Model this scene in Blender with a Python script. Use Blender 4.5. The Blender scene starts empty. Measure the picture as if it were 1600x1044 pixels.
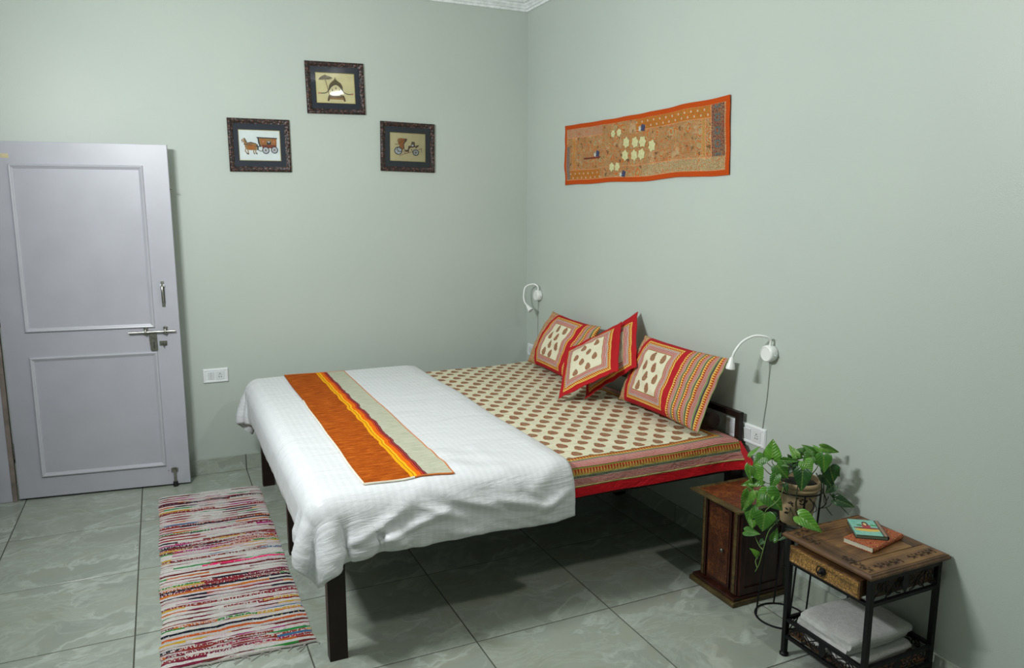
import bpy, bmesh, math, random
import numpy as np
from mathutils import Vector, Matrix
from mathutils.bvhtree import BVHTree
from mathutils import noise as mnoise

random.seed(7)
SC = bpy.context.scene
COL = SC.collection
PI = math.pi

# ------------------------------------------------------------------ camera
def look_matrix(loc, yaw, pitch, roll):
    cy, sy = math.cos(yaw), math.sin(yaw)
    f = Vector((sy*math.cos(pitch), cy*math.cos(pitch), -math.sin(pitch)))
    r = Vector((cy, -sy, 0.0)); u = r.cross(f)
    c, s = math.cos(roll), math.sin(roll)
    r2 = c*r + s*u; u2 = -s*r + c*u
    return Matrix(((r2.x, u2.x, -f.x, loc[0]), (r2.y, u2.y, -f.y, loc[1]), (r2.z, u2.z, -f.z, loc[2]), (0, 0, 0, 1)))

cam = bpy.data.cameras.new('camera')
cam.sensor_width = 36.0
cam.lens = 1181.98*36.0/1600.0
cam.clip_start = 0.05
camo = bpy.data.objects.new('camera', cam)
COL.objects.link(camo)
camo.matrix_world = look_matrix((-2.4017, -4.9325, 1.6567), 0.4339, 0.1656, 0.0014)
SC.camera = camo

# ------------------------------------------------------------------ world, lamps, exposure
SC.view_settings.view_transform = 'Standard'
SC.view_settings.look = 'None'
SC.view_settings.gamma = 1.0
SC.view_settings.use_curve_mapping = False
SC.view_settings.exposure = 0.06
world = bpy.data.worlds.new('world'); SC.world = world
world.use_nodes = True
world.node_tree.nodes['Background'].inputs[0].default_value = (0.80, 0.90, 1.0, 1)
world.node_tree.nodes['Background'].inputs[1].default_value = 0.02

def area(name, loc, target, sx, sy, watts, color, long=(1, 0, 0)):
    l = bpy.data.lights.new(name, 'AREA'); l.shape = 'RECTANGLE'; l.size = sx; l.size_y = sy
    l.energy = watts; l.color = color
    o = bpy.data.objects.new(name, l); COL.objects.link(o)
    z = (Vector(loc) - Vector(target)).normalized(); x = Vector(long) - z*Vector(long).dot(z); x.normalize(); y = z.cross(x)
    o.matrix_world = Matrix(((x.x, y.x, z.x, loc[0]), (x.y, y.y, z.y, loc[1]), (x.z, y.z, z.z, loc[2]), (0, 0, 0, 1)))
    return o
# the tube lamp on the left wall and the slim lamp under the ceiling, both out of frame
area('tube_light', (-3.04, -2.45, 2.30), (-2.14, -2.02, 2.15), 0.60, 0.10, 68, (0.96, 0.985, 1.0), (-0.45, 0.89, 0))
area('ceiling_light', (-0.47, -3.98, 2.93), (-1.20, -3.66, 2.15), 0.20, 0.022, 17.5, (1.0, 0.98, 0.94), (0.40, 0.92, 0))

# ------------------------------------------------------------------ colour helpers / node expressions
def C(h):
    h = h.lstrip('#'); v = [int(h[i:i+2], 16)/255 for i in (0, 2, 4)]
    return tuple((c/12.92 if c <= 0.04045 else ((c+0.055)/1.055)**2.4) for c in v) + (1.0,)

class S:
    def __init__(s, b, k): s.b = b; s.k = k
    def _o(s, op, o=None, r=False):
        return s.b.m(op, o, s) if r else s.b.m(op, s, o)
    def __add__(s, o): return s._o('ADD', o)
    __radd__ = __add__
    def __mul__(s, o): return s._o('MULTIPLY', o)
    __rmul__ = __mul__
    def __sub__(s, o): return s._o('SUBTRACT', o)
    def __rsub__(s, o): return s._o('SUBTRACT', o, True)
    def __truediv__(s, o): return s._o('DIVIDE', o)
    def __gt__(s, o): return s._o('GREATER_THAN', o)
    def __lt__(s, o): return s._o('LESS_THAN', o)
    def min(s, o): return s._o('MINIMUM', o)
    def max(s, o): return s._o('MAXIMUM', o)
    def abs(s): return s.b.m('ABSOLUTE', s)
    def floor(s): return s.b.m('FLOOR', s)
    def fract(s): return s.b.m('FRACT', s)
    def sin(s): return s.b.m('SINE', s)
    def sqrt(s): return s.b.m('SQRT', s.max(0.0))
    def pow(s, o): return s._o('POWER', o)

class MB:
    """a material whose colour, roughness and bump are written as expressions"""
    def __init__(s, name):
        s.mat = bpy.data.materials.new(name); s.mat.use_nodes = True
        s.nt = s.mat.node_tree; s.p = s.nt.nodes['Principled BSDF']; s.out = s.nt.nodes['Material Output']
        s._tc = None
    def n(s, t): return s.nt.nodes.new(t)
    def put(s, sock, v):
        if isinstance(v, S): s.nt.links.new(v.k, sock)
        elif v is not None: sock.default_value = v
    def m(s, op, a, b=None):
        n = s.n('ShaderNodeMath'); n.operation = op
        s.put(n.inputs[0], a)
        if b is not None: s.put(n.inputs[1], b)
        return S(s, n.outputs[0])
    def tc(s, which):
        if s._tc is None: s._tc = s.n('ShaderNodeTexCoord')
        return S(s, s._tc.outputs[which])
    def sep(s, v):
        n = s.n('ShaderNodeSeparateXYZ'); s.put(n.inputs[0], v)
        return [S(s, n.outputs[i]) for i in range(3)]
    def uv(s): return s.sep(s.tc('UV'))[:2]
    def obj(s): return s.sep(s.tc('Object'))
    def vec(s, x, y, z=0.0):
        n = s.n('ShaderNodeCombineXYZ')
        for i, v in enumerate((x, y, z)): s.put(n.inputs[i], v)
        return S(s, n.outputs[0])
    def noise(s, v, scale, detail=2.0, rough=0.5, dist=0.0):
        n = s.n('ShaderNodeTexNoise'); s.put(n.inputs['Vector'], v)
        n.inputs['Scale'].default_value = scale; n.inputs['Detail'].default_value = detail
        n.inputs['Roughness'].default_value = rough; n.inputs['Distortion'].default_value = dist
        return S(s, n.outputs[0])
    def voro(s, v, scale, feature='F1', out=0, rnd=1.0):
        n = s.n('ShaderNodeTexVoronoi'); n.feature = feature; s.put(n.inputs['Vector'], v)
        n.inputs['Scale'].default_value = scale; n.inputs['Randomness'].default_value = rnd
        return S(s, n.outputs[out])
    def white(s, v):
        n = s.n('ShaderNodeTexWhiteNoise'); n.noise_dimensions = '3D'; s.put(n.inputs[0], v)
        return S(s, n.outputs[0])
    def ramp(s, f, stops, interp='LINEAR'):
        n = s.n('ShaderNodeValToRGB'); s.put(n.inputs[0], f); r = n.color_ramp; r.interpolation = interp
        while len(r.elements) < len(stops): r.elements.new(0.5)
        for e, (p, c) in zip(r.elements, stops):
            e.position = p; e.color = c if not isinstance(c, str) else C(c)
        return S(s, n.outputs[0])
    def mix(s, f, a, b, blend='MIX'):
        n = s.n('ShaderNodeMix'); n.data_type = 'RGBA'; n.blend_type = blend; n.clamp_factor = True
        s.put(n.inputs[0], f); s.put(n.inputs[6], C(a) if isinstance(a, str) else a); s.put(n.inputs[7], C(b) if isinstance(b, str) else b)
        return S(s, n.outputs[2])
    def rect(s, u, v, u0, u1, v0, v1): return (u > u0)*(u < u1)*(v > v0)*(v < v1)
    def stripes(s, d, bands, soft=False):
        """bands = [(width, colour), ...] along the distance d"""
        tot = sum(w for w, _ in bands); st = []; x = 0.0; fine = []
        for w, c in bands:
            if isinstance(c, tuple) and c[0] == 'fine': fine.append((x, x+w, c)); c = c[2]
            st.append((min(x/tot, 1.0), c)); x += w
        col = s.ramp(d*(1.0/tot), st, 'CONSTANT')
        for x0, x1, c in fine:      # hair lines of a second colour
            col = s.mix((d > x0)*(d < x1)*(((d - x0)*(1.0/c[1])).fract() > 0.6), col, c[3])
        return col
    def done(s, color=None, rough=0.5, bump=None, bump_d=0.002, metal=None, spec=None, **kw):
        s.put(s.p.inputs['Base Color'], C(color) if isinstance(color, str) else color)
        s.put(s.p.inputs['Roughness'], rough)
        if metal is not None: s.p.inputs['Metallic'].default_value = metal
        if spec is not None: s.p.inputs['Specular IOR Level'].default_value = spec
        for k, v in kw.items(): s.put(s.p.inputs[k.replace('_', ' ')], v)
        if bump is not None:
            n = s.n('ShaderNodeBump'); n.inputs['Distance'].default_value = bump_d; n.inputs['Strength'].default_value = 1.0
            s.put(n.inputs['Height'], bump); s.nt.links.new(n.outputs[0], s.p.inputs['Normal'])
        return s.mat

def plain(name, col, rough=0.5, var=0.06, scale=30.0, metal=None, bump=0.0, spec=None, **kw):
    b = MB(name); o = b.tc('Object')
    f = b.noise(o, scale, 3.0)
    c = C(col)
    lo = tuple(x*(1-var*2) for x in c[:3]) + (1,); hi = tuple(min(x*(1+var*2), 1) for x in c[:3]) + (1,)
    colr = b.ramp(f, [(0.3, lo), (0.7, hi)])
    return b.done(colr, rough, bump=(f if bump else None), bump_d=bump, metal=metal, spec=spec, **kw)

# ------------------------------------------------------------------ mesh helpers
ORG = {}
class G:
    """collects polygons in world coordinates and links them as one mesh object"""
    def __init__(s): s.v = []; s.f = []; s.mi = []; s.uv = []
    def add(s, verts, faces, mi=0, uvs=None):
        o = len(s.v); s.v += [tuple(map(float, p)) for p in verts]
        for k, f in enumerate(faces):
            s.f.append([i+o for i in f]); s.mi.append(mi)
            s.uv.append([uvs[i] for i in f] if uvs is not None else None)
        return s
    def box(s, lo, hi, mi=0, R=None, c=None):
        x0, y0, z0 = lo; x1, y1, z1 = hi
        v = [(x0, y0, z0), (x1, y0, z0), (x1, y1, z0), (x0, y1, z0), (x0, y0, z1), (x1, y0, z1), (x1, y1, z1), (x0, y1, z1)]
        f = [(0, 3, 2, 1), (4, 5, 6, 7), (0, 1, 5, 4), (1, 2, 6, 5), (2, 3, 7, 6), (3, 0, 4, 7)]
        if R is not None: v = [tuple(Vector(c) + R @ Vector(p)) for p in v]
        return s.add(v, f, mi)
    def tube(s, pts, r, seg=10, mi=0, cap=True, closed=False):
        pts = [Vector(p) for p in pts]; n = len(pts)
        rs = r if isinstance(r, (list, tuple)) else [r]*n
        ring = []; up = None
        for i, p in enumerate(pts):
            if closed: t = (pts[(i+1) % n] - pts[i-1])
            else: t = pts[min(i+1, n-1)] - pts[max(i-1, 0)]
            t.normalize()
            if up is None: up = Vector((0, 0, 1)) if abs(t.z) < 0.9 else Vector((1, 0, 0))
            a = t.cross(up)
            if a.length < 1e-5: a = t.cross(Vector((0, 1, 0.3)))
            a.normalize(); b = a.cross(t); up = b
            ring.append([tuple(p + rs[i]*(math.cos(2*PI*k/seg)*a + math.sin(2*PI*k/seg)*b)) for k in range(seg)])
        v = [q for rr in ring for q in rr]; f = []
        for i in range(n if closed else n-1):
            j = (i+1) % n
            for k in range(seg):
                l = (k+1) % seg
                f.append((i*seg+k, i*seg+l, j*seg+l, j*seg+k))
        if cap and not closed:
            f.append(tuple(range(seg))[::-1]); f.append(tuple((n-1)*seg+k for k in range(seg)))
        return s.add(v, f, mi)
    def lathe(s, prof, c, axis=(0, 0, 1), seg=32, mi=0):
        """prof = [(radius, height)]"""
        ax = Vector(axis).normalized(); a = ax.orthogonal().normalized(); b = ax.cross(a); c = Vector(c)
        v = []; f = []
        for r, h in prof:
            for k in range(seg):
                t = 2*PI*k/seg; v.append(tuple(c + ax*h + r*(math.cos(t)*a + math.sin(t)*b)))
        for i in range(len(prof)-1):
            for k in range(seg):
                l = (k+1) % seg; f.append((i*seg+k, i*seg+l, (i+1)*seg+l, (i+1)*seg+k))
        f.append(tuple(range(seg))[::-1]); f.append(tuple((len(prof)-1)*seg+k for k in range(seg)))
        return s.add(v, f, mi)
    def prism(s, poly, fr, d0, d1, mi=0):
        """extrude a 2D polygon; fr = (origin, U, V, N)"""
        o, U, V, N = [Vector(x) for x in fr]; n = len(poly)
        v = [tuple(o + U*p[0] + V*p[1] + N*d0) for p in poly] + [tuple(o + U*p[0] + V*p[1] + N*d1) for p in poly]
        f = [tuple(range(n))[::-1], tuple(range(n, 2*n))] + [(i, (i+1) % n, n+(i+1) % n, n+i) for i in range(n)]
        return s.add(v, f, mi)
    def grid(s, P, uv=None, mi=0, flip=False, wrap=False):
        nu, nv = len(P), len(P[0]); v = [tuple(P[i][j]) for i in range(nu) for j in range(nv)]
        f = []
        for i in range(nu-1):
            for j in range(nv if wrap else nv-1):
                l = (j+1) % nv
                q = (i*nv+j, (i+1)*nv+j, (i+1)*nv+l, i*nv+l)
                f.append(q[::-1] if flip else q)
        u = None
        if uv is not None: u = [tuple(uv[i][j]) for i in range(nu) for j in range(nv)]
        return s.add(v, f, mi, u)
    def build(s, name, mats, parent=None, bevel=0.0, seg=2, smooth=False, angle=40, origin=None, normals=True):
        if not isinstance(mats, (list, tuple)): mats = [mats]
        V = np.array(s.v)
        lo, hi = V.min(0), V.max(0)
        o = np.array(origin) if origin is not None else np.array([(lo[0]+hi[0])/2, (lo[1]+hi[1])/2, lo[2]])
        me = bpy.data.meshes.new(name)
        me.from_pydata([tuple(p) for p in V-o], [], s.f)
        me.polygons.foreach_set('material_index', s.mi)
        if any(u is not None for u in s.uv):
            l = me.uv_layers.new(name='UVMap'); flat = []
            for f, u in zip(s.f, s.uv): flat += [c for q in (u or [(0, 0)]*len(f)) for c in q]
            l.data.foreach_set('uv', flat)
        for m_ in mats: me.materials.append(m_)
        bm = bmesh.new(); bm.from_mesh(me)
        if normals: bmesh.ops.recalc_face_normals(bm, faces=bm.faces)
        if bevel > 0:
            es = [e for e in bm.edges if len(e.link_faces) == 2 and e.calc_face_angle(0) > math.radians(30)]
            bmesh.ops.bevel(bm, geom=es, offset=bevel, segments=seg, affect='EDGES', profile=0.6, clamp_overlap=True)
        bm.to_mesh(me); bm.free()
        if smooth:
            me.polygons.foreach_set('use_smooth', [True]*len(me.polygons))
            me.set_sharp_from_angle(angle=math.radians(angle))
        me.update()
        ob = bpy.data.objects.new(name, me); COL.objects.link(ob)
        ORG[ob.name] = o
        if parent is not None:
            ob.parent = parent; ob.location = tuple(o - ORG[parent.name])
        else: ob.location = tuple(o)
        return ob

def empty(name, loc, label=None, cat=None, group=None):
    o = bpy.data.objects.new(name, None); COL.objects.link(o); o.location = loc; o.empty_display_size = 0.05
    ORG[o.name] = np.array(loc, float)
    return tag(o, label, cat, group)
def tag(o, label=None, cat=None, group=None, kind=None):
    for k, v in (('label', label), ('category', cat), ('group', group), ('kind', kind)):
        if v: o[k] = v
    return o
def struct(o): o['kind'] = 'structure'; return o
def box(name, lo, hi, mat, parent=None, bevel=0.002, **k): return G().box(lo, hi).build(name, mat, parent, bevel=bevel, **k)
def arc(c, r, a0, a1, n=12, fr=None):
    """2D arc points, mapped through a frame if given"""
    p = [(c[0]+r*math.cos(a0+(a1-a0)*i/(n-1)), c[1]+r*math.sin(a0+(a1-a0)*i/(n-1))) for i in range(n)]
    return p if fr is None else [tuple(Vector(fr[0])+Vector(fr[1])*x+Vector(fr[2])*y) for x, y in p]
def spline(pts, n=8):
    """Catmull-Rom through the points"""
    P = [np.array(p, float) for p in pts]; P = [2*P[0]-P[1]] + P + [2*P[-1]-P[-2]]; out = []
    for i in range(1, len(P)-2):
        for k in range(n):
            t = k/n
            out.append(0.5*((2*P[i])+(-P[i-1]+P[i+1])*t+(2*P[i-1]-5*P[i]+4*P[i+1]-P[i+2])*t*t+(-P[i-1]+3*P[i]-3*P[i+1]+P[i+2])*t**3))
    out.append(P[-2]); return [tuple(map(float, p)) for p in out]

# ------------------------------------------------------------------ materials
def wall_paint():
    b = MB('sage_wall_paint'); o = b.tc('Object')
    big = b.noise(o, 1.3, 3.0); fine = b.noise(o, 220.0, 2.0)
    sc = b.noise(b.vec(b.obj()[0]*0.9, b.obj()[1]*0.9, b.obj()[2]*5.0), 3.2, 6.0, 0.62)
    col = b.ramp(big, [(0.3, '#b1bab2'), (0.7, '#b5beb5')])
    col = b.mix(b.ramp(sc, [(0.70, (0, 0, 0, 1)), (0.76, (1, 1, 1, 1))])*0.10, col, '#9ba396')
    return b.done(col, 0.42, bump=fine, bump_d=0.0004, spec=0.35)
M_WALL = wall_paint()
M_WHITE = plain('white_ceiling_paint', '#e4e8e6', 0.6)
M_CORNICE = plain('white_cornice_plaster', '#dfe4e3', 0.5)
M_GROUT = plain('grey_grout', '#4f5147', 0.8)
def tile_mat():
    b = MB('marbled_green_tile'); x, y, z = b.obj()
    oi = b.n('ShaderNodeObjectInfo'); rnd = S(b, oi.outputs['Random'])
    p = b.vec(x, y, rnd*0.35)
    warp = b.noise(p, 2.6, 4.0, 0.6)
    q = b.vec(x + warp*0.50, (y + z)*1.7 + warp*0.75, rnd*0.35)
    n1 = b.noise(q, 2.2, 5.0, 0.55, 0.5)
    n2 = b.noise(b.vec(x+3.0+warp*0.3, (y + z)*1.4, rnd*0.3), 3.4, 5.0, 0.6, 0.9)
    base = b.ramp(n1, [(0.25, '#8f958b'), (0.45, '#969d92'), (0.58, '#9ca397'), (0.75, '#929887')])
    base = b.mix(b.ramp(n2, [(0.55, (0, 0, 0, 1)), (0.75, (1, 1, 1, 1))])*0.35, base, '#a39f86')
    vein = 1.0 - ((n1 - 0.50).abs()*26.0).min(1.0)
    vein2 = 1.0 - ((n2 - 0.47).abs()*30.0).min(1.0)
    gate = b.ramp(warp, [(0.38, (0, 0, 0, 1)), (0.60, (1, 1, 1, 1))])
    base = b.mix(vein*gate*0.5, base, '#c9d0c9')
    base = b.mix(vein2*0.18, base, '#c0c8be')
    return b.done(base, 0.19, spec=0.45)
M_TILE = tile_mat()
M_DOOR = plain('white_door_paint', '#afb0b8', 0.38, 0.02, 6.0)
M_DOORTRIM = plain('white_moulding_paint', '#b8b9c0', 0.32, 0.02, 6.0)
M_JAMB = plain('bare_brown_jamb', '#7d726a', 0.6, 0.15, 14.0)
M_STEEL = plain('brushed_steel', '#a9aaa2', 0.28, 0.08, 60.0, metal=1.0)
M_DULL = plain('dull_steel', '#85867c', 0.40, 0.10, 60.0, metal=1.0)
M_RUBBER = plain('black_rubber', '#15161a', 0.6)
M_TAPE = plain('old_yellow_tape', '#c9bd93', 0.7)
M_PLASTIC = plain('white_plastic', '#dfe3e4', 0.25, 0.01)
M_PLASTIC2 = plain('white_plastic_module', '#d2d7d8', 0.3, 0.01)
M_HOLE = plain('dark_socket_hole', '#141414', 0.7)
M_LAMP = plain('white_lamp_plastic', '#e3e6e2', 0.3, 0.01)
M_CORD = plain('grey_white_cord', '#9aa096', 0.5)
M_BEDSTEEL = plain('dark_brown_steel', '#20140f', 0.4, 0.10, 25.0, spec=0.3)
M_TICKING = plain('white_ticking', '#d9dbd6', 0.85)
M_DARK_ROLL = plain('dark_brown_matte', '#2c1d17', 0.85, 0.1)
M_IRON = plain('black_iron', '#07080a', 0.5, 0.15, 40.0, spec=0.3)
M_SOIL = plain('black_soil', '#17120d', 0.95, 0.3, 120.0, bump=0.004)

def wood(name, dark, mid, light, scale=1.0, ax=0, carve=0.0, rough=0.45):
    b = MB(name); c = b.obj()
    k = [c[0]*38.0, c[1]*38.0, c[2]*38.0]; k[ax] = c[ax]*3.5
    g = b.noise(b.vec(*k), scale, 4.0, 0.6, 0.4)
    w = b.noise(b.tc('Object'), 18.0, 3.0)
    col = b.ramp(g*0.7 + w*0.3, [(0.30, dark), (0.5, mid), (0.72, light)])
    h = g
    if carve:
        o2 = b.vec(c[0] + b.noise(b.tc('Object'), 30.0)*0.02, c[1] + b.noise(b.tc('Object'), 25.0)*0.02, c[2])
        v = b.voro(o2, carve, 'DISTANCE_TO_EDGE')
        line = b.ramp(v, [(0.02, (1, 1, 1, 1)), (0.10, (0, 0, 0, 1))])
        col = b.mix(line*0.75, col, dark)
        h = g*0.15 - line
    return b.done(col, rough, bump=h, bump_d=0.0012)
M_TABLEWOOD = wood('aged_brown_wood', '#2b1a0f', '#6b4b2c', '#8f6c3e', ax=0)
M_TABLEWOOD2 = wood('aged_brown_wood_dark', '#21140c', '#553a23', '#785733', ax=1)
M_CARVED = wood('carved_tan_wood', '#3d2812', '#a57c40', '#cba05a', ax=1, carve=95.0)
M_CARVED2 = wood('carved_brown_wood', '#24170d', '#5c4026', '#7a5a34', ax=0, carve=70.0)
M_CAB = wood('dark_red_wood', '#180b07', '#331710', '#4a2416', ax=2, rough=0.4)
M_CABEDGE = wood('olive_gilt_edge', '#2a2110', '#5a4a24', '#7d6a3a', ax=1, carve=160.0)
def leather(name, a, bcol, c):
    b = MB(name); o = b.tc('Object')
    v = b.voro(o, 110.0); n = b.noise(o, 14.0, 4.0, 0.65)
    col = b.ramp(n*0.75 + v*0.25, [(0.30, a), (0.50, bcol), (0.68, c)])
    return b.done(col, 0.42, bump=v, bump_d=0.0012)
M_CABTOP = leather('embossed_orange_top', '#391c0f', '#623116', '#865023')
M_CABDOOR = leather('embossed_brown_door', '#24110a', '#472411', '#6c401c')

# --- printed cottons ------------------------------------------------
def tri_band(b, t, d, w, period, ca, cb):
    """a row of little triangles along t, in a band of width w starting at d = 0"""
    x = ((t*(1.0/period)).fract() - 0.5).abs()*2.0
    return b.mix(x < (d*(1.0/w)), ca, cb)
def boteh(b, u, v, du, dv, hw, hl, stag=True, jit=0.0):
    """leaf motifs on a staggered lattice: returns (inside mask, ring mask, local speckle)"""
    row = (v*(1.0/dv)).floor()
    us = u*(1.0/du) + ((row*0.5).fract() if stag else 0.0)
    colm = us.floor()
    a = (us.fract() - 0.5)*(du/hw)
    c = ((v*(1.0/dv)).fract() - 0.5)*(dv/hl)
    wob = b.noise(b.vec(u, v, 0.0), 120.0, 2.0)
    w = (1.0 - c*c).sqrt()*(0.80 - c*0.30)
    d = a.abs()/w.max(0.02) + (wob - 0.5)*0.6
    ok = (c.abs() < 0.985)
    uc = (colm + 0.5 - ((row*0.5).fract() if stag else 0.0))*du; vc = (row + 0.5)*dv
    return (d < 0.95)*ok, (d > 0.66)*(d < 0.95)*ok, (uc, vc)
def with_motif(b, col, u, v, du, dv, hw, hl, inside=None):
    ins, ring, c = boteh(b, u, v, du, dv, hw, hl)
    if inside:      # keep only whole leaves of the panel
        u0, u1, v0, v1 = inside; uc, vc = c
        ok = (uc > u0+hw*0.95)*(uc < u1-hw*0.95)*(vc > v0+hl*0.95)*(vc < v1-hl*0.95); ins = ins*ok; ring = ring*ok
    sp = b.voro(b.vec(u, v, 0.0), 190.0)
    inner = b.ramp(sp, [(0.25, '#74402f'), (0.5, '#a4705a'), (0.75, '#7d7a58')])
    col = b.mix(ins, col, inner)
    return b.mix(ring, col, b.mix(sp < 0.45, '#86392a', '#a87f42'))
CREAM = '#d2cdb2'
def rw(n, w=0.0036):   # fine red and white lines
    return [(n*w, ('fine', w, '#96282f', '#cdb4a6'))]
def sheet_border(b, s, t):
    """s = distance from the hem, t = along the hem"""
    band1 = tri_band(b, t, (s - 0.196)*1.0, 0.026, 0.0145, '#c09a4c', '#9a3a20')
    band2 = tri_band(b, t, (s - 0.108)*1.0, 0.026, 0.0145, '#b8944a', '#983620')
    dots = b.mix((t*(1/0.007)).fract() > 0.5, '#3a3038', '#8c8f74')
    base = b.stripes(s, [(0.046, '#b0121d'), (0.004, '#4b5a2a'), (0.006, '#c9bf86')] + rw(5, 0.0068) + [(0.012, '#3a3038'), (0.004, '#8fa067')] +
                     [(0.026, '#b8944a'), (0.005, '#5d7a35')] + rw(7, 0.0065) + [(0.0105, '#3a3038'), (0.004, '#8fa067'), (0.026, '#c09a4c'), (0.005, '#5d7a35'), (0.02, CREAM)])
    base = b.mix((s > 0.090)*(s < 0.102), base, dots)
    base = b.mix((s > 0.184)*(s < 0.1945), base, dots)
    base = b.mix((s > 0.108)*(s < 0.132), base, band2)
    base = b.mix((s > 0.199)*(s < 0.224), base, band1)
    return base
def sheet_mat():
    b = MB('block_print_cotton_sheet'); u, v = b.uv()      # u = distance to head, v = distance to near hem
    s = v.min(u + 0.135)
    along = b.mix(v < (u + 0.135), b.vec(v, v, v), b.vec(u, u, u))
    t = b.sep(along)[0]
    wob = (b.noise(b.vec(u, v, 0.0), 9.0) - 0.5)*0.006
    border = sheet_border(b, s + wob, t)
    wv = b.noise(b.vec(u, v, 3.0), 5.0, 2.0)
    field = with_motif(b, C(CREAM), u + wv*0.02, v + wv*0.02, 0.106, 0.063, 0.030, 0.0315)
    col = b.mix(s > 0.228, border, field)
    wr = b.noise(b.vec(u*1.0, v*1.6, 0.0), 7.0, 4.0, 0.6, 0.8)
    return b.done(col, 0.85, bump=wr, bump_d=0.022, spec=0.2)
M_SHEET = sheet_mat()

def frame_print(b, u, v, u0, u1, v0, v1, du, dv, hw, hl, edge='#b31f27', k=1.0):
    """square panel: triangles, pink lines, a dark line, green line, cream centre with leaves"""
    d = (u - u0).min(u1 - u).min((v - v0).min(v1 - v))*(1.0/k)
    t = u + v
    base = b.stripes(d, [(0.0215, '#d2a24a')] + [(0.003, '#e0cfa8'), (0.0045, '#55506a'), (0.003, '#e3d9c4')] + rw(4, 0.0062) + [(0.0055, '#b65f4a'), (0.005, '#77803c'), (0.02, CREAM)])
    tri = tri_band(b, t, d, 0.0205, 0.0125, '#d6b456', '#a5401f')
    base = b.mix((d > 0.001)*(d < 0.0205), base, tri)
    e = 0.0655*k; w_, h_ = u1-u0-2*e, v1-v0-2*e
    field = with_motif(b, C(CREAM), u - (u0+e), v - (v0+e), w_/2.5, h_/4, hw, hl, (0.0, w_, 0.0, h_))
    col = b.mix(d > 0.0655, base, field)
    return b.mix(d > 0.0, C(edge), col)
def pillow_mat(name, W, H, p0=0.090, p1=0.410):
    b = MB(name); u, v = b.uv()
    red = '#a81d25'
    col = frame_print(b, u, v, p0, p1, 0.024, H-0.024, 0.072, 0.060, 0.0240, 0.0265, red, 0.82)
    # striped end
    per = 0.0155 + 4*0.0046 + 0.011
    ph = (u - (p1 + 0.037))*(1.0/per); f = ph.fract()*per
    stripe = b.stripes(f, [(0.0155, '#cf9f4a')] + rw(4, 0.0046) + [(0.006, '#7b8a55'), (0.005, '#45414b')])
    tri = tri_band(b, v, f, 0.0155, 0.0115, '#d6b456', '#a5351f')
    stripe = b.mix(f < 0.0150, stripe, tri)
    col = b.mix(u > p1 + 0.037, col, stripe)
    # dotted strip at the other end
    dv_ = b.voro(b.vec(u, v, 0.0), 130.0)
    dot = b.ramp(dv_, [(0.3, '#b0453f'), (0.45, '#d3b488'), (0.6, '#8a8a55')], 'CONSTANT')
    col = b.mix(u < p0 - 0.032, col, dot)
    wr = b.noise(b.vec(u, v, 1.0), 11.0, 3.0, 0.6, 0.5)
    return b.done(col, 0.85, bump=wr, bump_d=0.012, spec=0.2)
def cushion_mat(name, W):
    b = MB(name); u, v = b.uv()
    col = frame_print(b, u, v, 0.030, W-0.030, 0.030, W-0.030, 0.066, 0.052, 0.0220, 0.0245, '#a81a20', 0.80)
    wr = b.noise(b.vec(u, v, 1.0), 12.0, 3.0, 0.6, 0.5)
    return b.done(col, 0.85, bump=wr, bump_d=0.010, spec=0.2)

def duvet_mat():
    b = MB('white_satin_stripe_cotton'); u, v = b.uv()
    st = ((u*(1/0.026)).fract() > 0.5)
    col = b.mix(st, '#d2d4d6', '#d6d8da')
    wr = b.noise(b.vec(u*1.1, v*4.0, 0.0), 3.2, 4.0, 0.6, 1.0)
    wf = b.noise(b.vec(u, v*2.0, 4.0), 26.0, 4.0, 0.6, 0.8)
    return b.done(col, 0.50 - st*0.09, bump=wr*0.8 + wf*0.14, bump_d=0.010, spec=0.3)
M_DUVET = duvet_mat()
def runner_mat():
    b = MB('woven_chenille_runner'); u, v = b.uv()     # u across 0..0.36, v along
    step = b.noise(b.vec(0.0, (v*16.0).floor()*0.37, 0.0), 3.0, 1.0)
    e = u + (b.noise(b.vec(0.0, v, 0.0), 7.0, 2.0) - 0.5)*0.030 + (step - 0.5)*0.016
    nap = b.noise(b.vec(u*14.0, v*85.0, 0.0), 1.0, 5.0, 0.75)
    rust = b.ramp(nap, [(0.30, '#6e2c06'), (0.5, '#a04a0c'), (0.70, '#c76c22')])
    grey = b.ramp(nap, [(0.3, '#9a9c88'), (0.5, '#b1b29d'), (0.7, '#c0c0ad')])
    st = b.ramp(e*(1/0.36), [(0.0, '#a8500f'), (0.515, '#e3a012'), (0.548, '#8c4f0a'), (0.555, '#eaac1c'), (0.583, '#d9650f'), (0.635, '#93301c'), (0.648, '#c4472a'), (0.658, '#7a1826'), (0.678, '#8f5a4a'), (0.684, '#6d1622'), (0.702, '#b1b29d')], 'CONSTANT')
    col = b.mix(e < 0.185, st, rust)
    col = b.mix(e > 0.2527, col, grey)
    return b.done(col, 0.95, bump=nap, bump_d=0.0018, spec=0.1)
M_RUNNER = runner_mat()
M_PIPING = plain('orange_piping', '#c46a24', 0.8)
M_PIPINGW = plain('pale_piping', '#d8d2bf', 0.8)
def towel_mat():
    b = MB('white_terry'); o = b.tc('Object')
    v = b.voro(o, 420.0); n = b.noise(o, 60.0, 3.0)
    return b.done(b.ramp(n, [(0.3, '#cfceca'), (0.7, '#dededb')]), 0.95, bump=v + n, bump_d=0.0022, spec=0.1)
M_TOWEL = towel_mat()
RUGP = 0.0165
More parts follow.
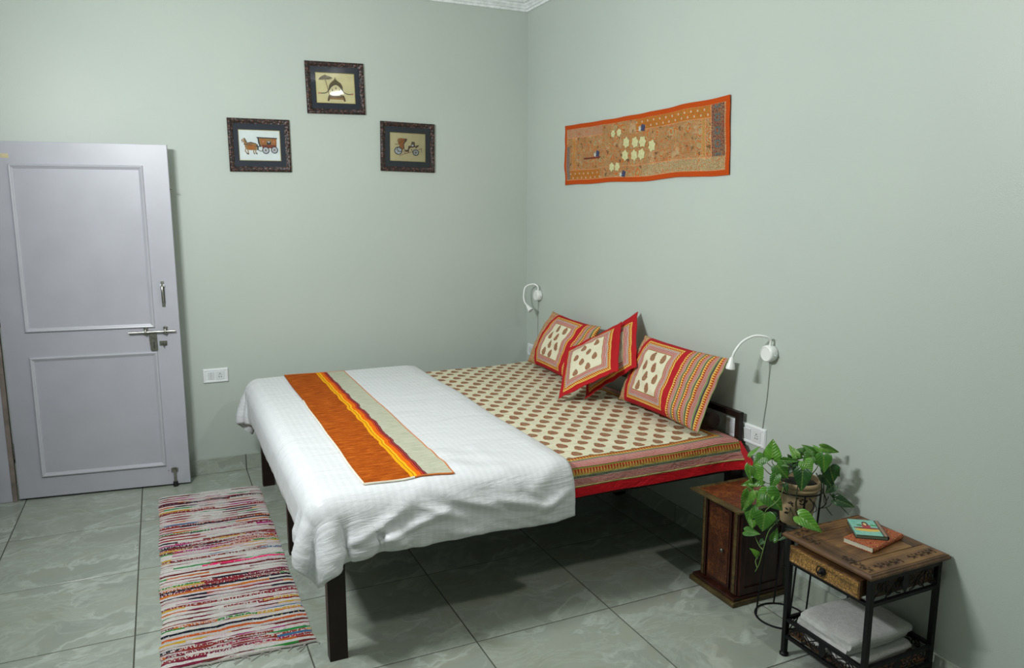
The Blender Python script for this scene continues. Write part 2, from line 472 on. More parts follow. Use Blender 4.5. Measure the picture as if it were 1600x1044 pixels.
def rug_mat():
    b = MB('rag_woven_rug'); u, v = b.uv()
    wob = (b.noise(b.vec(u, v*0.4, 0.0), 5.0, 3.0) - 0.5)*0.022 + (b.noise(b.vec(u, v, 2.0), 60.0, 2.0) - 0.5)*0.0025
    r = (v + wob)*(1.0/RUGP)
    idx = r.floor(); fr = r.fract()
    odd = (idx*0.5).fract() > 0.25
    h1 = b.white(b.vec(idx, 1.0, 0.0)); h2 = b.white(b.vec(idx, 2.0, 0.0))
    seg = (u*(1.0/0.17) + h1*5.0 + b.noise(b.vec(u, idx, 0.0), 9.0)*0.8).floor()
    h3 = b.white(b.vec(idx, seg, 5.0)); h4 = b.white(b.vec(idx, seg, 9.0))
    sp = b.noise(b.vec(u*1.0, v*1.0, 0.0), 150.0, 2.0)
    white = b.ramp(h3*0.7 + sp*0.3, [(0.0, '#d9d6d0'), (0.3, '#c9c4bf'), (0.5, '#dcd3d3'), (0.62, '#d3bcc1'), (0.72, '#dcdad4'), (0.9, '#cfc4a6')], 'CONSTANT')
    colr = b.ramp(h3, [(0.0, '#8f1f2c'), (0.13, '#a0392a'), (0.21, '#d9d2cc'), (0.26, '#6d1f24'), (0.39, '#b0247a'), (0.43, '#a51d4a'), (0.50, '#c9671f'), (0.575, '#2a8a33'), (0.62, '#17192b'), (0.68, '#cfa62a'), (0.73, '#8d2f24'), (0.80, '#dbd6d0'), (0.87, '#3d6f9a'), (0.90, '#7d1c3c'), (0.96, '#2b8f4a')], 'CONSTANT')
    line = (fr > 0.12)*(fr < (h4*0.35 + 0.52))
    col = b.mix(odd*line, white, colr)
    col = b.mix((1.0 - odd)*(h2 > 0.68)*(sp > 0.46), col, colr)
    # full-width accent rows seen in the weave
    for row, c, lo, hi in ((8, '#15172a', 0.0, 0.42), (29, '#14172c', 0.1, 0.6), (63, '#6a1c1f', 0.0, 0.6), (60, '#ff2f7d', 0.18, 0.6), (73, '#141b2e', 0.0, 0.6), (75, '#d07018', 0.0, 0.45), (95, '#12182c', 0.0, 0.6), (97, '#cc5a1c', 0.0, 0.6), (41, '#7c2a22', 0.2, 0.6), (17, '#86221f', 0.0, 0.5)):
        col = b.mix((idx - float(row)).abs().__lt__(0.5)*(u > lo)*(u < hi)*(sp > 0.38), col, c)
    col = b.mix(((sp - 0.5).abs()*6.0).min(1.0)*0.22, col, '#6a6460')
    pile = b.noise(b.vec(u, v*0.6, 0.0), 210.0, 3.0, 0.7)
    return b.done(col, 0.95, bump=pile, bump_d=0.006, spec=0.08)
M_RUG = rug_mat()
M_FRINGE = plain('grey_cotton_thread', '#a8a49c', 0.9)

def tapestry_mat():
    b = MB('embroidered_cloth'); u, v = b.uv(); Wd, H = 1.555, 0.37
    d = u.min(Wd - u).min(v - 0.0).min(H - v)
    p = b.vec(u, v, 0.0)
    warp = b.noise(p, 7.0, 3.0)
    f1 = b.voro(p, 105.0); f2 = b.voro(b.vec(u, v*1.3, 0.0), 82.0, out=1)
    grain = b.sep(f2)[0]
    base = b.ramp(grain, [(0.0, '#94783f'), (0.16, '#ac6c32'), (0.30, '#928a68'), (0.46, '#b9561e'), (0.53, '#98855a'), (0.70, '#77745a'), (0.80, '#b48a5c'), (0.94, '#b9501a')], 'CONSTANT')
    base = b.mix(0.12, base, '#a8824f')
    # scrolling work in the middle
    cell = b.voro(b.vec(u + warp*0.05, v*1.1 + warp*0.05, 0.0), 9.0, rnd=0.8)
    rings = (cell*95.0 + warp*4.0).sin()
    base = b.mix((rings > 0.25)*0.65, base, '#a08f66')
    base = b.mix((rings < -0.55)*0.75, base, '#bd5a1c')
    blot = b.noise(p, 11.0, 3.0, 0.6)
    base = b.mix(b.ramp(blot, [(0.58, (0, 0, 0, 1)), (0.66, (1, 1, 1, 1))])*0.55, base, '#b9a07a')
    dark = b.noise(b.vec(u, v, 7.0), 30.0, 2.0)
    base = b.mix(b.ramp(dark, [(0.62, (0, 0, 0, 1)), (0.67, (1, 1, 1, 1))])*0.7, base, '#4d3a26')
    stip = b.ramp(f1, [(0.22, '#8d7a54'), (0.4, '#b79a70'), (0.6, '#8f8f6e'), (0.75, '#bd6a34')], 'CONSTANT')
    base = b.mix(b.rect(u, v, 0.86, 1.52, 0.03, 0.092), base, stip)
    base = b.mix(b.rect(u, v, 0.03, 0.46, 0.29, 0.345), base, b.mix(0.4, stip, '#b56a5a'))
    # orange ground with pale dotted rows, top right and bottom left
    def rows(u0, u1, v0, v1):
        a = ((u*(1/0.052)).fract() - 0.5)*0.052; row = (v*(1/0.026)).floor(); a2 = ((u*(1/0.052) + (row*0.5).fract()).fract() - 0.5)*0.052
        c = ((v*(1/0.026)).fract() - 0.5)*0.026
        rr = (a2*a2 + c*c).sqrt()
        g = b.mix(f1 < 0.35, '#ab6a26', '#94753a')
        g = b.mix((rr < 0.0115), g, '#c25a1c')
        return b.rect(u, v, u0, u1, v0, v1), b.mix(rr < 0.0065, g, '#aeb08c')
    for a in ((0.80, 1.425, 0.285, 0.343), (0.06, 0.42, 0.028, 0.085)):
        mk, cl = rows(*a); base = b.mix(mk, base, cl)
    gcol = b.ramp(f1, [(0.2, '#6f5a55'), (0.4, '#8d7a6a'), (0.6, '#6a6258'), (0.8, '#8f5a4a')], 'CONSTANT')
    base = b.mix(b.rect(u, v, 0.028, 0.070, 0.03, 0.235), base, gcol)
    rcol = b.ramp(f1, [(0.2, '#54413c'), (0.38, '#8a4f38'), (0.55, '#7d6f55'), (0.7, '#6d4236'), (0.85, '#963a26')], 'CONSTANT')
    rring = (((v*(1/0.062)).fract() - 0.5).abs()*0.062).max((u - 1.472).abs())
    rcol = b.mix((rring < 0.018)*(rring > 0.010), rcol, '#56605c')
    base = b.mix(b.rect(u, v, 1.428, 1.522, 0.095, 0.345), base, rcol)
    # couched lines
    for u0, u1, v0, v1 in ((0.03, 1.52, 0.343, 0.347), (0.03, 1.52, 0.026, 0.030), (0.026, 0.030, 0.03, 0.345), (1.521, 1.525, 0.03, 0.345), (1.425, 1.430, 0.09, 0.345), (0.80, 1.43, 0.281, 0.285), (0.42, 1.43, 0.090, 0.094),
                           (1.385, 1.390, 0.094, 0.28), (1.36, 1.364, 0.094, 0.28), (0.105, 0.110, 0.085, 0.29), (0.135, 0.139, 0.085, 0.29), (0.03, 0.46, 0.286, 0.290), (0.07, 0.42, 0.086, 0.090)):
        base = b.mix(b.rect(u, v, u0, u1, v0, v1)*0.9, base, '#c98a5e')
    base = b.mix(b.rect(u, v, 0.11, 0.135, 0.09, 0.286)*0.6, base, '#b87a2c')
    base = b.mix(b.rect(u, v, 1.364, 1.385, 0.094, 0.28)*0.6, base, '#a8833f')
    weave = b.noise(p, 160.0, 2.0)
    org = b.ramp(weave, [(0.3, '#a63e07'), (0.7, '#b6480a')])
    col = b.mix(d < 0.026, base, org)
    return b.done(col, 0.8, bump=b.mix(d < 0.026, f1*1.0 + rings*0.3, weave*0.3), bump_d=0.003, spec=0.2)
M_TAP = tapestry_mat()
M_APPL = plain('cream_applique', '#bdbb8a', 0.85, 0.05, 60)
M_APPLB = plain('blue_applique', '#383b5a', 0.85, 0.1, 60)
M_APPLW = plain('pale_applique', '#b9bdb2', 0.8, 0.1, 60)
M_APPLR = plain('maroon_applique', '#6a2a20', 0.8, 0.1, 60)
def frame_mat():
    b = MB('carved_dark_frame'); o = b.tc('Object')
    v = b.voro(o, 62.0); n = b.noise(o, 120.0, 3.0)
    col = b.ramp(v*0.8 + n*0.2, [(0.18, '#6b4a3e'), (0.36, '#40261f'), (0.6, '#1d1310')])
    return b.done(col, 0.42, bump=1.0 - v, bump_d=0.004)
M_FRAME = frame_mat()
M_MAT = plain('navy_mat_board', '#2b313b', 0.8, 0.03, 20)
M_PAPER = [plain('cool_white_paper', '#cfd8d6', 0.8, 0.02, 20), plain('cream_paper', '#cdc79b', 0.8, 0.03, 20), plain('warm_cream_paper', '#cfc79c', 0.8, 0.03, 20)]
M_FILLET = plain('pale_gold_fillet', '#a89c62', 0.5)
INK = {k: plain('print_' + n, c, 0.8, 0.12, 300) for k, n, c in (('b', 'brown', '#5a4430'), ('t', 'tan', '#927246'), ('o', 'orange', '#9f652f'), ('k', 'charcoal', '#2e3236'), ('g', 'olive', '#5f5a3c'), ('r', 'russet', '#7a3f28'), ('w', 'pale', '#c3ccd0'), ('p', 'pink', '#b0806a'))}
def glass_mat():
    b = MB('picture_glass'); nt = b.nt
    tr = b.n('ShaderNodeBsdfTransparent'); gl = b.n('ShaderNodeBsdfGlossy'); mx = b.n('ShaderNodeMixShader'); fr = b.n('ShaderNodeFresnel')
    fr.inputs['IOR'].default_value = 1.5; gl.inputs['Roughness'].default_value = 0.02
    nt.links.new(fr.outputs[0], mx.inputs[0]); nt.links.new(tr.outputs[0], mx.inputs[1]); nt.links.new(gl.outputs[0], mx.inputs[2])
    nt.links.new(mx.outputs[0], b.out.inputs['Surface'])
    return b.mat
M_GLASS = glass_mat()
def leaf_mat(name, a, bcol, varieg):
    b = MB(name); o = b.tc('Object'); x, y, z = b.obj()
    oi = b.n('ShaderNodeObjectInfo'); rnd = S(b, oi.outputs['Random'])
    n = b.noise(b.vec(x + rnd*3.0, y, rnd*5.0), 26.0, 3.0, 0.6)
    col = b.ramp(n, [(0.3, a), (0.7, bcol)])
    mid = b.ramp(x.abs(), [(0.0, (1, 1, 1, 1)), (0.0022, (0, 0, 0, 1))])
    col = b.mix(mid*0.45, col, '#7f9a4a')
    if varieg:
        n2 = b.noise(b.vec(x*1.6, y*0.7, rnd*9.0), 55.0, 3.0, 0.6, 1.0)
        col = b.mix(b.ramp(n2, [(0.56, (0, 0, 0, 1)), (0.62, (1, 1, 1, 1))])*0.6, col, '#98aa62')
    vein = (y*520.0 - x.abs()*420.0).sin()
    return b.done(col, 0.30, bump=vein*0.3 + n, bump_d=0.0012, spec=0.5)
M_LEAF = [leaf_mat('dark_leaf', '#17381a', '#234f1c', False), leaf_mat('mid_leaf', '#2d5c1c', '#437420', False), leaf_mat('light_leaf', '#427820', '#5f9230', False), leaf_mat('variegated_leaf', '#427624', '#5d8c30', True)]
M_STEM = plain('pale_green_stem', '#5d7a38', 0.5, 0.1, 40)
M_STEMD = plain('dark_stem', '#2e3a20', 0.6, 0.1, 40)
def pot_mat():
    b = MB('beige_glazed_clay'); o = b.tc('Object'); n = b.noise(o, 20.0, 4.0, 0.6)
    return b.done(b.ramp(n, [(0.3, '#a08a68'), (0.7, '#b7a27e')]), 0.45, bump=n, bump_d=0.001)
M_POT = pot_mat()
M_POTINK = plain('black_vine_print', '#1c1813', 0.6)
def red_book():
    b = MB('red_printed_cover'); o = b.tc('Object'); p = o
    v = b.voro(p, 52.0); n = b.noise(p, 70.0, 3.0)
    f = (v*34.0 + n*6.0).sin()
    col = b.ramp(n, [(0.35, '#9a2a16'), (0.65, '#6f171d')])
    col = b.mix(f > 0.72, col, '#cf9a58')
    return b.done(col, 0.6)
M_REDBOOK = red_book()
def teal_book():
    b = MB('teal_painted_cover'); u, v = b.uv()    # 0..1
    n = b.noise(b.vec(u, v, 0.0), 9.0, 3.0)
    col = b.ramp(n, [(0.3, '#6fae9f'), (0.7, '#8cc2b0')])
    def blob(cx, cy, rx, ry):
        a = (u - cx)*(1/rx); c = (v - cy)*(1/ry); return (a*a + c*c + (n - 0.5)*0.8) < 1.0
    col = b.mix(blob(0.30, 0.62, 0.10, 0.06), col, '#2f7a44')
    col = b.mix(blob(0.76, 0.66, 0.11, 0.05), col, '#3b8a4c')
    col = b.mix(blob(0.48, 0.33, 0.42, 0.09), col, '#d9b44a')
    col = b.mix(blob(0.50, 0.45, 0.46, 0.06), col, '#7a3324')
    col = b.mix(blob(0.50, 0.58, 0.15, 0.14), col, '#a03038')
    col = b.mix(blob(0.50, 0.74, 0.10, 0.13), col, '#3a1d1c')
    col = b.mix(blob(0.49, 0.70, 0.055, 0.085), col, '#d9b27a')
    col = b.mix((u > 0.86)*(u < 0.90), col, '#20302f')
    col = b.mix(u > 0.90, col, '#8d6f5a')
    return b.done(col, 0.35)
M_TEALBOOK = teal_book()
M_TEALEDGE = plain('dark_teal_edge', '#14211f', 0.45)
M_PAGES = plain('cream_pages', '#cfcdb8', 0.85, 0.03, 200)
M_PAGES2 = plain('green_grey_pages', '#6f7f6a', 0.85, 0.05, 200)

# ------------------------------------------------------------------ the room
XL, YF, ZC = -3.25, -5.6, 3.06
floor = struct(box('floor', (XL-1.3, YF, -0.06), (0.0, 0.0, -0.0012), M_GROUT, bevel=0))
TX0, TY0, TS = -2.5931, -0.0357, 0.6
g = 0.0028
tile_mesh = {}
for i in range(-4, 5):
    for j in range(-1, 10):
        x0, x1 = TX0 + i*TS, TX0 + (i+1)*TS
        y1, y0 = TY0 - j*TS, TY0 - (j+1)*TS
        x0 = max(x0, XL-1.2); x1 = min(x1, -0.002); y1 = min(y1, -0.002); y0 = max(y0, YF+0.01)
        if x1 - x0 < 0.02 or y1 - y0 < 0.02: continue
        if x1 < XL - 0.7: continue
        key = (round(x1-x0, 3), round(y1-y0, 3))
        c = ((x0+x1)/2, (y0+y1)/2)
        if key not in tile_mesh:
            o = box('tile', (x0+g, y0+g, -0.012), (x1-g, y1-g, 0.0), M_TILE, floor, bevel=0.0006, seg=1)
            tile_mesh[key] = o.data
        else:
            o = bpy.data.objects.new('tile', tile_mesh[key]); COL.objects.link(o); o.parent = floor
            o.location = (c[0]-ORG['floor'][0], c[1]-ORG['floor'][1], -0.012 - ORG['floor'][2])
struct(box('wall_back', (XL-1.3, 0.0, -0.06), (0.12, 0.12, ZC+0.1), M_WALL, bevel=0))
struct(box('wall_right', (0.0, YF, -0.06), (0.12, 0.0, ZC+0.1), M_WALL, bevel=0))
struct(box('wall_front', (XL-1.3, YF-0.12, -0.06), (0.12, YF, ZC+0.1), M_WALL, bevel=0))
wl = G()
wl.box((XL-0.12, YF, 0.0), (XL, -1.02, ZC+0.1)); wl.box((XL-0.12, -1.02, 2.06), (XL, 0.0, ZC+0.1))
struct(wl.build('wall_left', M_WALL))
struct(box('wall_hall', (XL-1.42, YF, -0.06), (XL-1.30, 0.12, ZC+0.1), M_WALL, bevel=0))
struct(box('ceiling', (XL-1.3, YF, ZC), (0.0, 0.0, ZC+0.1), M_WHITE, bevel=0))
# cornice: stepped and curved profile swept along the walls
prof = [(0.0, 2.978), (0.012, 2.978), (0.014, 2.992), (0.024, 2.994), (0.030, 3.004), (0.040, 3.012), (0.044, 3.022), (0.058, 3.026), (0.066, 3.040), (0.084, 3.046), (0.088, ZC), (0.0, ZC)]
cb = G()
P = [[(-d if True else 0, -d, z), (XL, -d, z)] for d, z in prof]
cb.grid(P); struct(cb.build('trim_1', M_CORNICE, smooth=False))
cb = G(); P = [[(-d, -d, z), (-d, YF, z)] for d, z in prof]
cb.grid(P); struct(cb.build('trim_2', M_CORNICE, smooth=False))
cb = G(); P = [[(XL+d, -0.0, z), (XL+d, YF, z)] for d, z in prof]
cb.grid(P); struct(cb.build('trim_3', M_CORNICE, smooth=False))
# baseboards of cut tile, one piece per floor tile
def baseboard(name, pieces, backing):
    root = struct(box(name, backing[0], backing[1], M_GROUT, bevel=0))
    for lo, hi in pieces: box('tile', lo, hi, M_TILE, root, bevel=0.0012, seg=1)
BH = 0.0995
pcs = []
xs = [XL] + [TX0 + k*TS for k in range(-1, 5) if XL + .05 < TX0 + k*TS < -0.02] + [-0.009]
for a, c in zip(xs[:-1], xs[1:]): pcs.append(((a+g, -0.010, 0.001), (c-g, -0.001, BH)))
baseboard('baseboard_back', pcs, ((XL, -0.006, 0.0), (0.0, 0.0, BH-0.001)))
pcs = []
ys = [-0.011] + [TY0 - k*TS for k in range(1, 10) if TY0 - k*TS > YF + .02] + [YF]
for a, c in zip(ys[:-1], ys[1:]): pcs.append(((-0.010, c+g, 0.001), (-0.001, a-g, BH)))
baseboard('baseboard_right', pcs, ((-0.006, YF, 0.0), (0.0, -0.011, BH-0.001)))
pcs = [((XL+0.001, c+g, 0.001), (XL+0.010, a-g, BH)) for a, c in zip(ys[1:-1], ys[2:]) if a < -1.1]
baseboard('baseboard_left', pcs, ((XL, YF, 0.0), (XL+0.006, pcs[0][1][1], BH-0.001)))
# door lining in the left wall
tj = G(); tj.box((XL-0.12, -0.030, 0.0), (XL-0.008, -0.001, 2.06)); tj.box((XL-0.12, -1.02, 0.0), (XL+0.012, -0.985, 2.06)); tj.box((XL-0.12, -0.985, 2.02), (XL+0.012, -0.03, 2.06))
t4 = struct(tj.build('trim_4', M_DOOR, bevel=0.003))
box('hinge_rebate', (XL-0.007, -0.034, 0.0), (XL+0.016, -0.001, 2.02), M_JAMB, t4, bevel=0.001)

# --- the open door -------------------------------------------------
DA = Vector((-3.224, -0.036, 0.0)); DB = Vector((-2.3285, -0.144, 0.0))
DU = (DB-DA).normalized(); DN = Vector((DU.y, -DU.x, 0.0))   # DN points into the room
DN = DN if DN.y < 0 else -DN
DW = (DB-DA).length
FR = (DA, DU, Vector((0, 0, 1)), DN)
def dp(d, z, n=0.0): return tuple(DA + DU*d + Vector((0, 0, z)) + DN*n)
def rectp(a, c, z0, z1): return [(a, z0), (c, z0), (c, z1), (a, z1)]
dg = G(); dg.prism(rectp(0.0, DW, 0.012, 2.003), FR, -0.034, 0.0)
door = struct(dg.build('door_1', M_DOOR, bevel=0.002))
tag(door, 'open white painted panel door leaning back near the left wall corner')
def moulding(a, c, z0, z1):
    m = G(); pr = [(0.0, 0.0), (0.002, 0.009), (0.007, 0.013), (0.013, 0.011), (0.017, 0.006), (0.022, 0.004), (0.024, 0.0)]
    loops = []
    for w, h in pr:
        loops.append([dp(x, z, h) for x, z in ((a+w, z0+w), (c-w, z0+w), (c-w, z1-w), (a+w, z1-w))])
    m.grid(loops, wrap=True); m.build('panel_moulding', M_DOORTRIM, door, smooth=False)
moulding(0.114, 0.772, 0.968, 1.886); moulding(0.121, 0.776, 0.130, 0.828)
# bolt with hasp
bolt = G().tube([dp(0.632, 0.944, 0.020), dp(0.880, 0.946, 0.020)], 0.0065, 12).build('bolt_rod', M_STEEL, door, smooth=True)
for d in (0.722, 0.826):
    k = G(); k.prism(rectp(d-0.012, d+0.012, 0.922, 0.970), FR, 0.0, 0.003)
    k.tube([dp(d, 0.931, 0.002), dp(d, 0.934, 0.024), dp(d, 0.945, 0.030), dp(d, 0.956, 0.024), dp(d, 0.960, 0.002)], 0.006, 8)
    k.lathe([(0.009, 0), (0.010, 0.008), (0.006, 0.012)], dp(d, 0.962, 0.012), (0, 0, 1), 12)
    k.build('bolt_bracket', M_STEEL, door, smooth=True)
h = G(); h.prism([(0.735, 0.938), (0.777, 0.938), (0.779, 0.838), (0.774, 0.832), (0.745, 0.832), (0.741, 0.838)], FR, 0.004, 0.009)
hasp = h.build('hasp', M_DULL, door, bevel=0.001)
sl = G(); sl.prism(rectp(0.759, 0.763, 0.846, 0.885), FR, 0.009, 0.0094); sl.build('hasp_slot', M_RUBBER, hasp)
hk = G(); hk.lathe([(0.007, 0), (0.007, 0.003), (0.004, 0.006)], dp(0.757, 0.912, 0.009), DN, 12); hk.build('rivet', M_STEEL, hasp, smooth=True)
st = G(); st.prism(rectp(0.789, 0.830, 0.860, 0.887), FR, 0.0, 0.003)
st.tube([dp(0.806, 0.873, 0.0), dp(0.806, 0.873, 0.02), dp(0.813, 0.873, 0.026), dp(0.820, 0.873, 0.02), dp(0.820, 0.873, 0.0)], 0.0035, 8)
st.tube([dp(0.811, 0.868, 0.020), dp(0.813, 0.850, 0.012)], 0.002, 6)
st.build('staple', M_DULL, door, smooth=True)
# pull handle
h = G(); h.prism(rectp(0.818, 0.836, 1.086, 1.238), FR, 0.0, 0.003)
hp = h.build('handle_plate', M_DULL, door, bevel=0.001)
h = G(); h.tube([dp(0.827, 1.10, 0.002), dp(0.827, 1.112, 0.020), dp(0.827, 1.125, 0.028), dp(0.827, 1.20, 0.028), dp(0.827, 1.213, 0.020), dp(0.827, 1.226, 0.002)], 0.0065, 10)
h.build('pull_handle', M_STEEL, door, smooth=True)
h = G(); h.prism(rectp(0.815, 0.839, 1.205, 1.218), FR, 0.003, 0.016); h.build('handle_collar', M_PLASTIC, door, bevel=0.002)
# foot stop
s_ = G(); s_.prism(rectp(0.800, 0.838, 0.088, 0.112), FR, 0.0, 0.005)
s_.lathe([(0.008, 0), (0.008, 0.016)], dp(0.819, 0.100, 0.004), DN, 12)
stop = s_.build('door_stop', M_STEEL, door, smooth=True)
G().prism([(0.806, 0.118), (0.832, 0.118), (0.824, 0.098), (0.814, 0.098)], FR, 0.010, 0.016).build('stop_lever', M_DULL, stop, bevel=0.001)
G().prism(rectp(0.813, 0.827, 0.030, 0.10), FR, 0.008, 0.014).build('stop_arm', M_STEEL, stop, bevel=0.001)
G().lathe([(0.013, 0.0), (0.014, 0.012), (0.012, 0.028)], dp(0.820, 0.003, 0.012), (0, 0, 1), 16).build('rubber_foot', M_RUBBER, stop, smooth=True)
G().lathe([(0.003, 0), (0.003, 0.002)], dp(0.785, 0.098, 0.0), DN, 8).build('screw', M_DULL, door)
G().prism([(0.086, 1.916), (0.124, 1.914), (0.122, 1.938), (0.085, 1.937)], FR, 0.0, 0.0006).build('tape_scrap', M_TAPE, door)
G().tube([dp(DW, 1.76, -0.017), dp(DW+0.012, 1.76, -0.017)], 0.005, 8).build('latch_pin', M_DULL, door, smooth=True)
for z in (0.25, 1.02, 1.78):
    G().tube([dp(-0.006, z, -0.004), dp(-0.006, z+0.09, -0.004)], 0.006, 10).build('hinge', M_DULL, door, smooth=True)

# --- switch and socket plates ---------------------------------------
def plate(label, o, U, N, w, hgt, mods, group=None):
    """o = lower left corner on the wall"""
    o, U, N = Vector(o), Vector(U), Vector(N); Z = Vector((0, 0, 1)); fr = (o, U, Z, N)
    root = empty('switch_socket', tuple(o + U*w/2 + Z*hgt/2), label, 'socket', group)
    p = G(); loops = []
    for ins, d in ((0.0, 0.0), (0.0, 0.005), (0.004, 0.011), (0.012, 0.012), (0.015, 0.0095)):
        loops.append([tuple(o + U*x + Z*z + N*d) for x, z in ((ins, ins), (w-ins, ins), (w-ins, hgt-ins), (ins, hgt-ins))])
    p.grid(loops, wrap=True); p.add(loops[-1], [(0, 1, 2, 3)])
    p.build('plate', M_PLASTIC, root, smooth=True, angle=25)
    for kind, x0, x1 in mods:
        if kind == 'switch':
            q = G(); z0, z1 = 0.019, hgt-0.019
            q.add([tuple(o + U*x + Z*z + N*d) for x, z, d in ((x0, z0, .009), (x1, z0, .009), (x1, z1, .009), (x0, z1, .009), (x0, z0, .0105), (x1, z0, .0105), (x1, z1, .0155), (x0, z1, .0155))],
                  [(0, 3, 2, 1), (4, 5, 6, 7), (0, 1, 5, 4), (1, 2, 6, 5), (2, 3, 7, 6), (3, 0, 4, 7)])
            q.build('rocker_switch', M_PLASTIC2, root, bevel=0.0008)
        elif kind == 'blank':
            G().prism(rectp(x0, x1, 0.018, hgt-0.018), fr, 0.0085, 0.0115).build('blank_module', M_PLASTIC2, root, bevel=0.0008)
        else:
            m = G(); m.prism(rectp(x0, x1, 0.018, hgt-0.018), fr, 0.0085, 0.0118)
            so = m.build('socket_module', M_PLASTIC2, root, bevel=0.0008)
            cx, cz = (x0+x1)/2, hgt/2
            for dx, dz, r in ((0, 0.0115, 0.0031), (-0.0065, 0.003, 0.0021), (0.0065, 0.003, 0.0021), (-0.0065, -0.008, 0.0028), (0.0065, -0.008, 0.0028)):
                G().lathe([(r, 0), (r, 0.0004)], tuple(o + U*(cx+dx) + Z*(cz+dz) + N*0.0118), N, 12).build('pin_hole', M_HOLE, so)
    return root
plate('white switch and socket plate on the back wall between the door and the bed', (-2.214, 0.0, 0.584), (1, 0, 0), (0, -1, 0), 0.146, 0.088, [('switch', .026, .044), ('switch', .045, .064), ('socket', .072, .124)])
plate('white switch and socket plate below the reading lamp by the potted plant', (0.0, -2.195, 0.590), (0, -1, 0), (-1, 0, 0), 0.262, 0.090, [('switch', .026, .070), ('blank', .075, .12), ('switch', .128, .172), ('socket', .182, .236)])
plate('white switch and socket plate in the far corner beside the left pillow', (0.0, -0.040, 0.592), (0, -1, 0), (-1, 0, 0), 0.20, 0.088, [('switch', .026, .064), ('socket', .068, .118), ('blank', .122, .174)])

# ------------------------------------------------------------------ framed pictures
def stroke(pts, w):
    """polygon strip along a polyline (2D)"""
    p = [np.array(q, float) for q in pts]; L, R = [], []
    for i in range(len(p)):
        t = p[min(i+1, len(p)-1)] - p[max(i-1, 0)]; t = t/np.linalg.norm(t); n = np.array([-t[1], t[0]])*w/2
        L.append(tuple(p[i]+n)); R.append(tuple(p[i]-n))
    return L + R[::-1]
def ringp(c, r, w, n=22):
    a = [(c[0]+r*math.cos(2*PI*i/n), c[1]+r*math.sin(2*PI*i/n)) for i in range(n+1)]
    return stroke(a, w)
def picture(label, cx, cz, w, h, rot, paper, crop, shapes):
    c, s = math.cos(math.radians(rot)), math.sin(math.radians(rot))
    U, V, N = Vector((c, 0, s)), Vector((-s, 0, c)), Vector((0, -1, 0)); O = Vector((cx, 0.0, cz))
    root = empty('framed_picture', tuple(O), label, 'picture', 'framed carriage prints on the back wall')
    def P(x, y, d): return tuple(O + U*x + V*y + N*d)
    def rectl(ix, iy, d): return [P(x, y, d) for x, y in ((-w/2+ix, -h/2+iy), (w/2-ix, -h/2+iy), (w/2-ix, h/2-iy), (-w/2+ix, h/2-iy))]
    f = G(); f.grid([rectl(a, a, d) for a, d in ((0.003, 0.001), (0, 0.004), (0.0, 0.013), (0.004, 0.019), (0.011, 0.022), (0.019, 0.020), (0.025, 0.014), (0.030, 0.013), (0.030, 0.003))], wrap=True)
    f.build('frame', M_FRAME, root, smooth=True, angle=35)
    pw, ph = 0.242, 0.182; mx, my = (w-pw)/2, (h-ph)/2
    f = G(); f.grid([rectl(0.029, 0.029, 0.009), rectl(mx, my, 0.009)], wrap=True); f.build('mat_board', M_MAT, root)
    f = G(); f.grid([rectl(mx-0.0005, my-0.0005, 0.0092), rectl(mx+0.003, my+0.003, 0.0062)], wrap=True); f.build('fillet', M_FILLET, root)
    f = G(); f.add(rectl(mx, my, 0.0055), [(0, 1, 2, 3)]); pap = f.build('paper', M_PAPER[paper], root)
    f = G(); f.add(rectl(0.029, 0.029, 0.0115), [(0, 1, 2, 3)]); f.build('glass_pane', M_GLASS, root)
    x0, y0, x1, y1 = crop; g_ = G(); mats = list(INK); d = 0.0057
    for m, poly in shapes:
        g_.add([P((x-(x0+x1)/2)/(x1-x0)*pw, -(y-(y0+y1)/2)/(y1-y0)*ph, d) for x, y in poly], [tuple(range(len(poly)))], mats.index(m)); d += 0.00006
    g_.build('print', [INK[k] for k in mats], pap, normals=False)
    return root
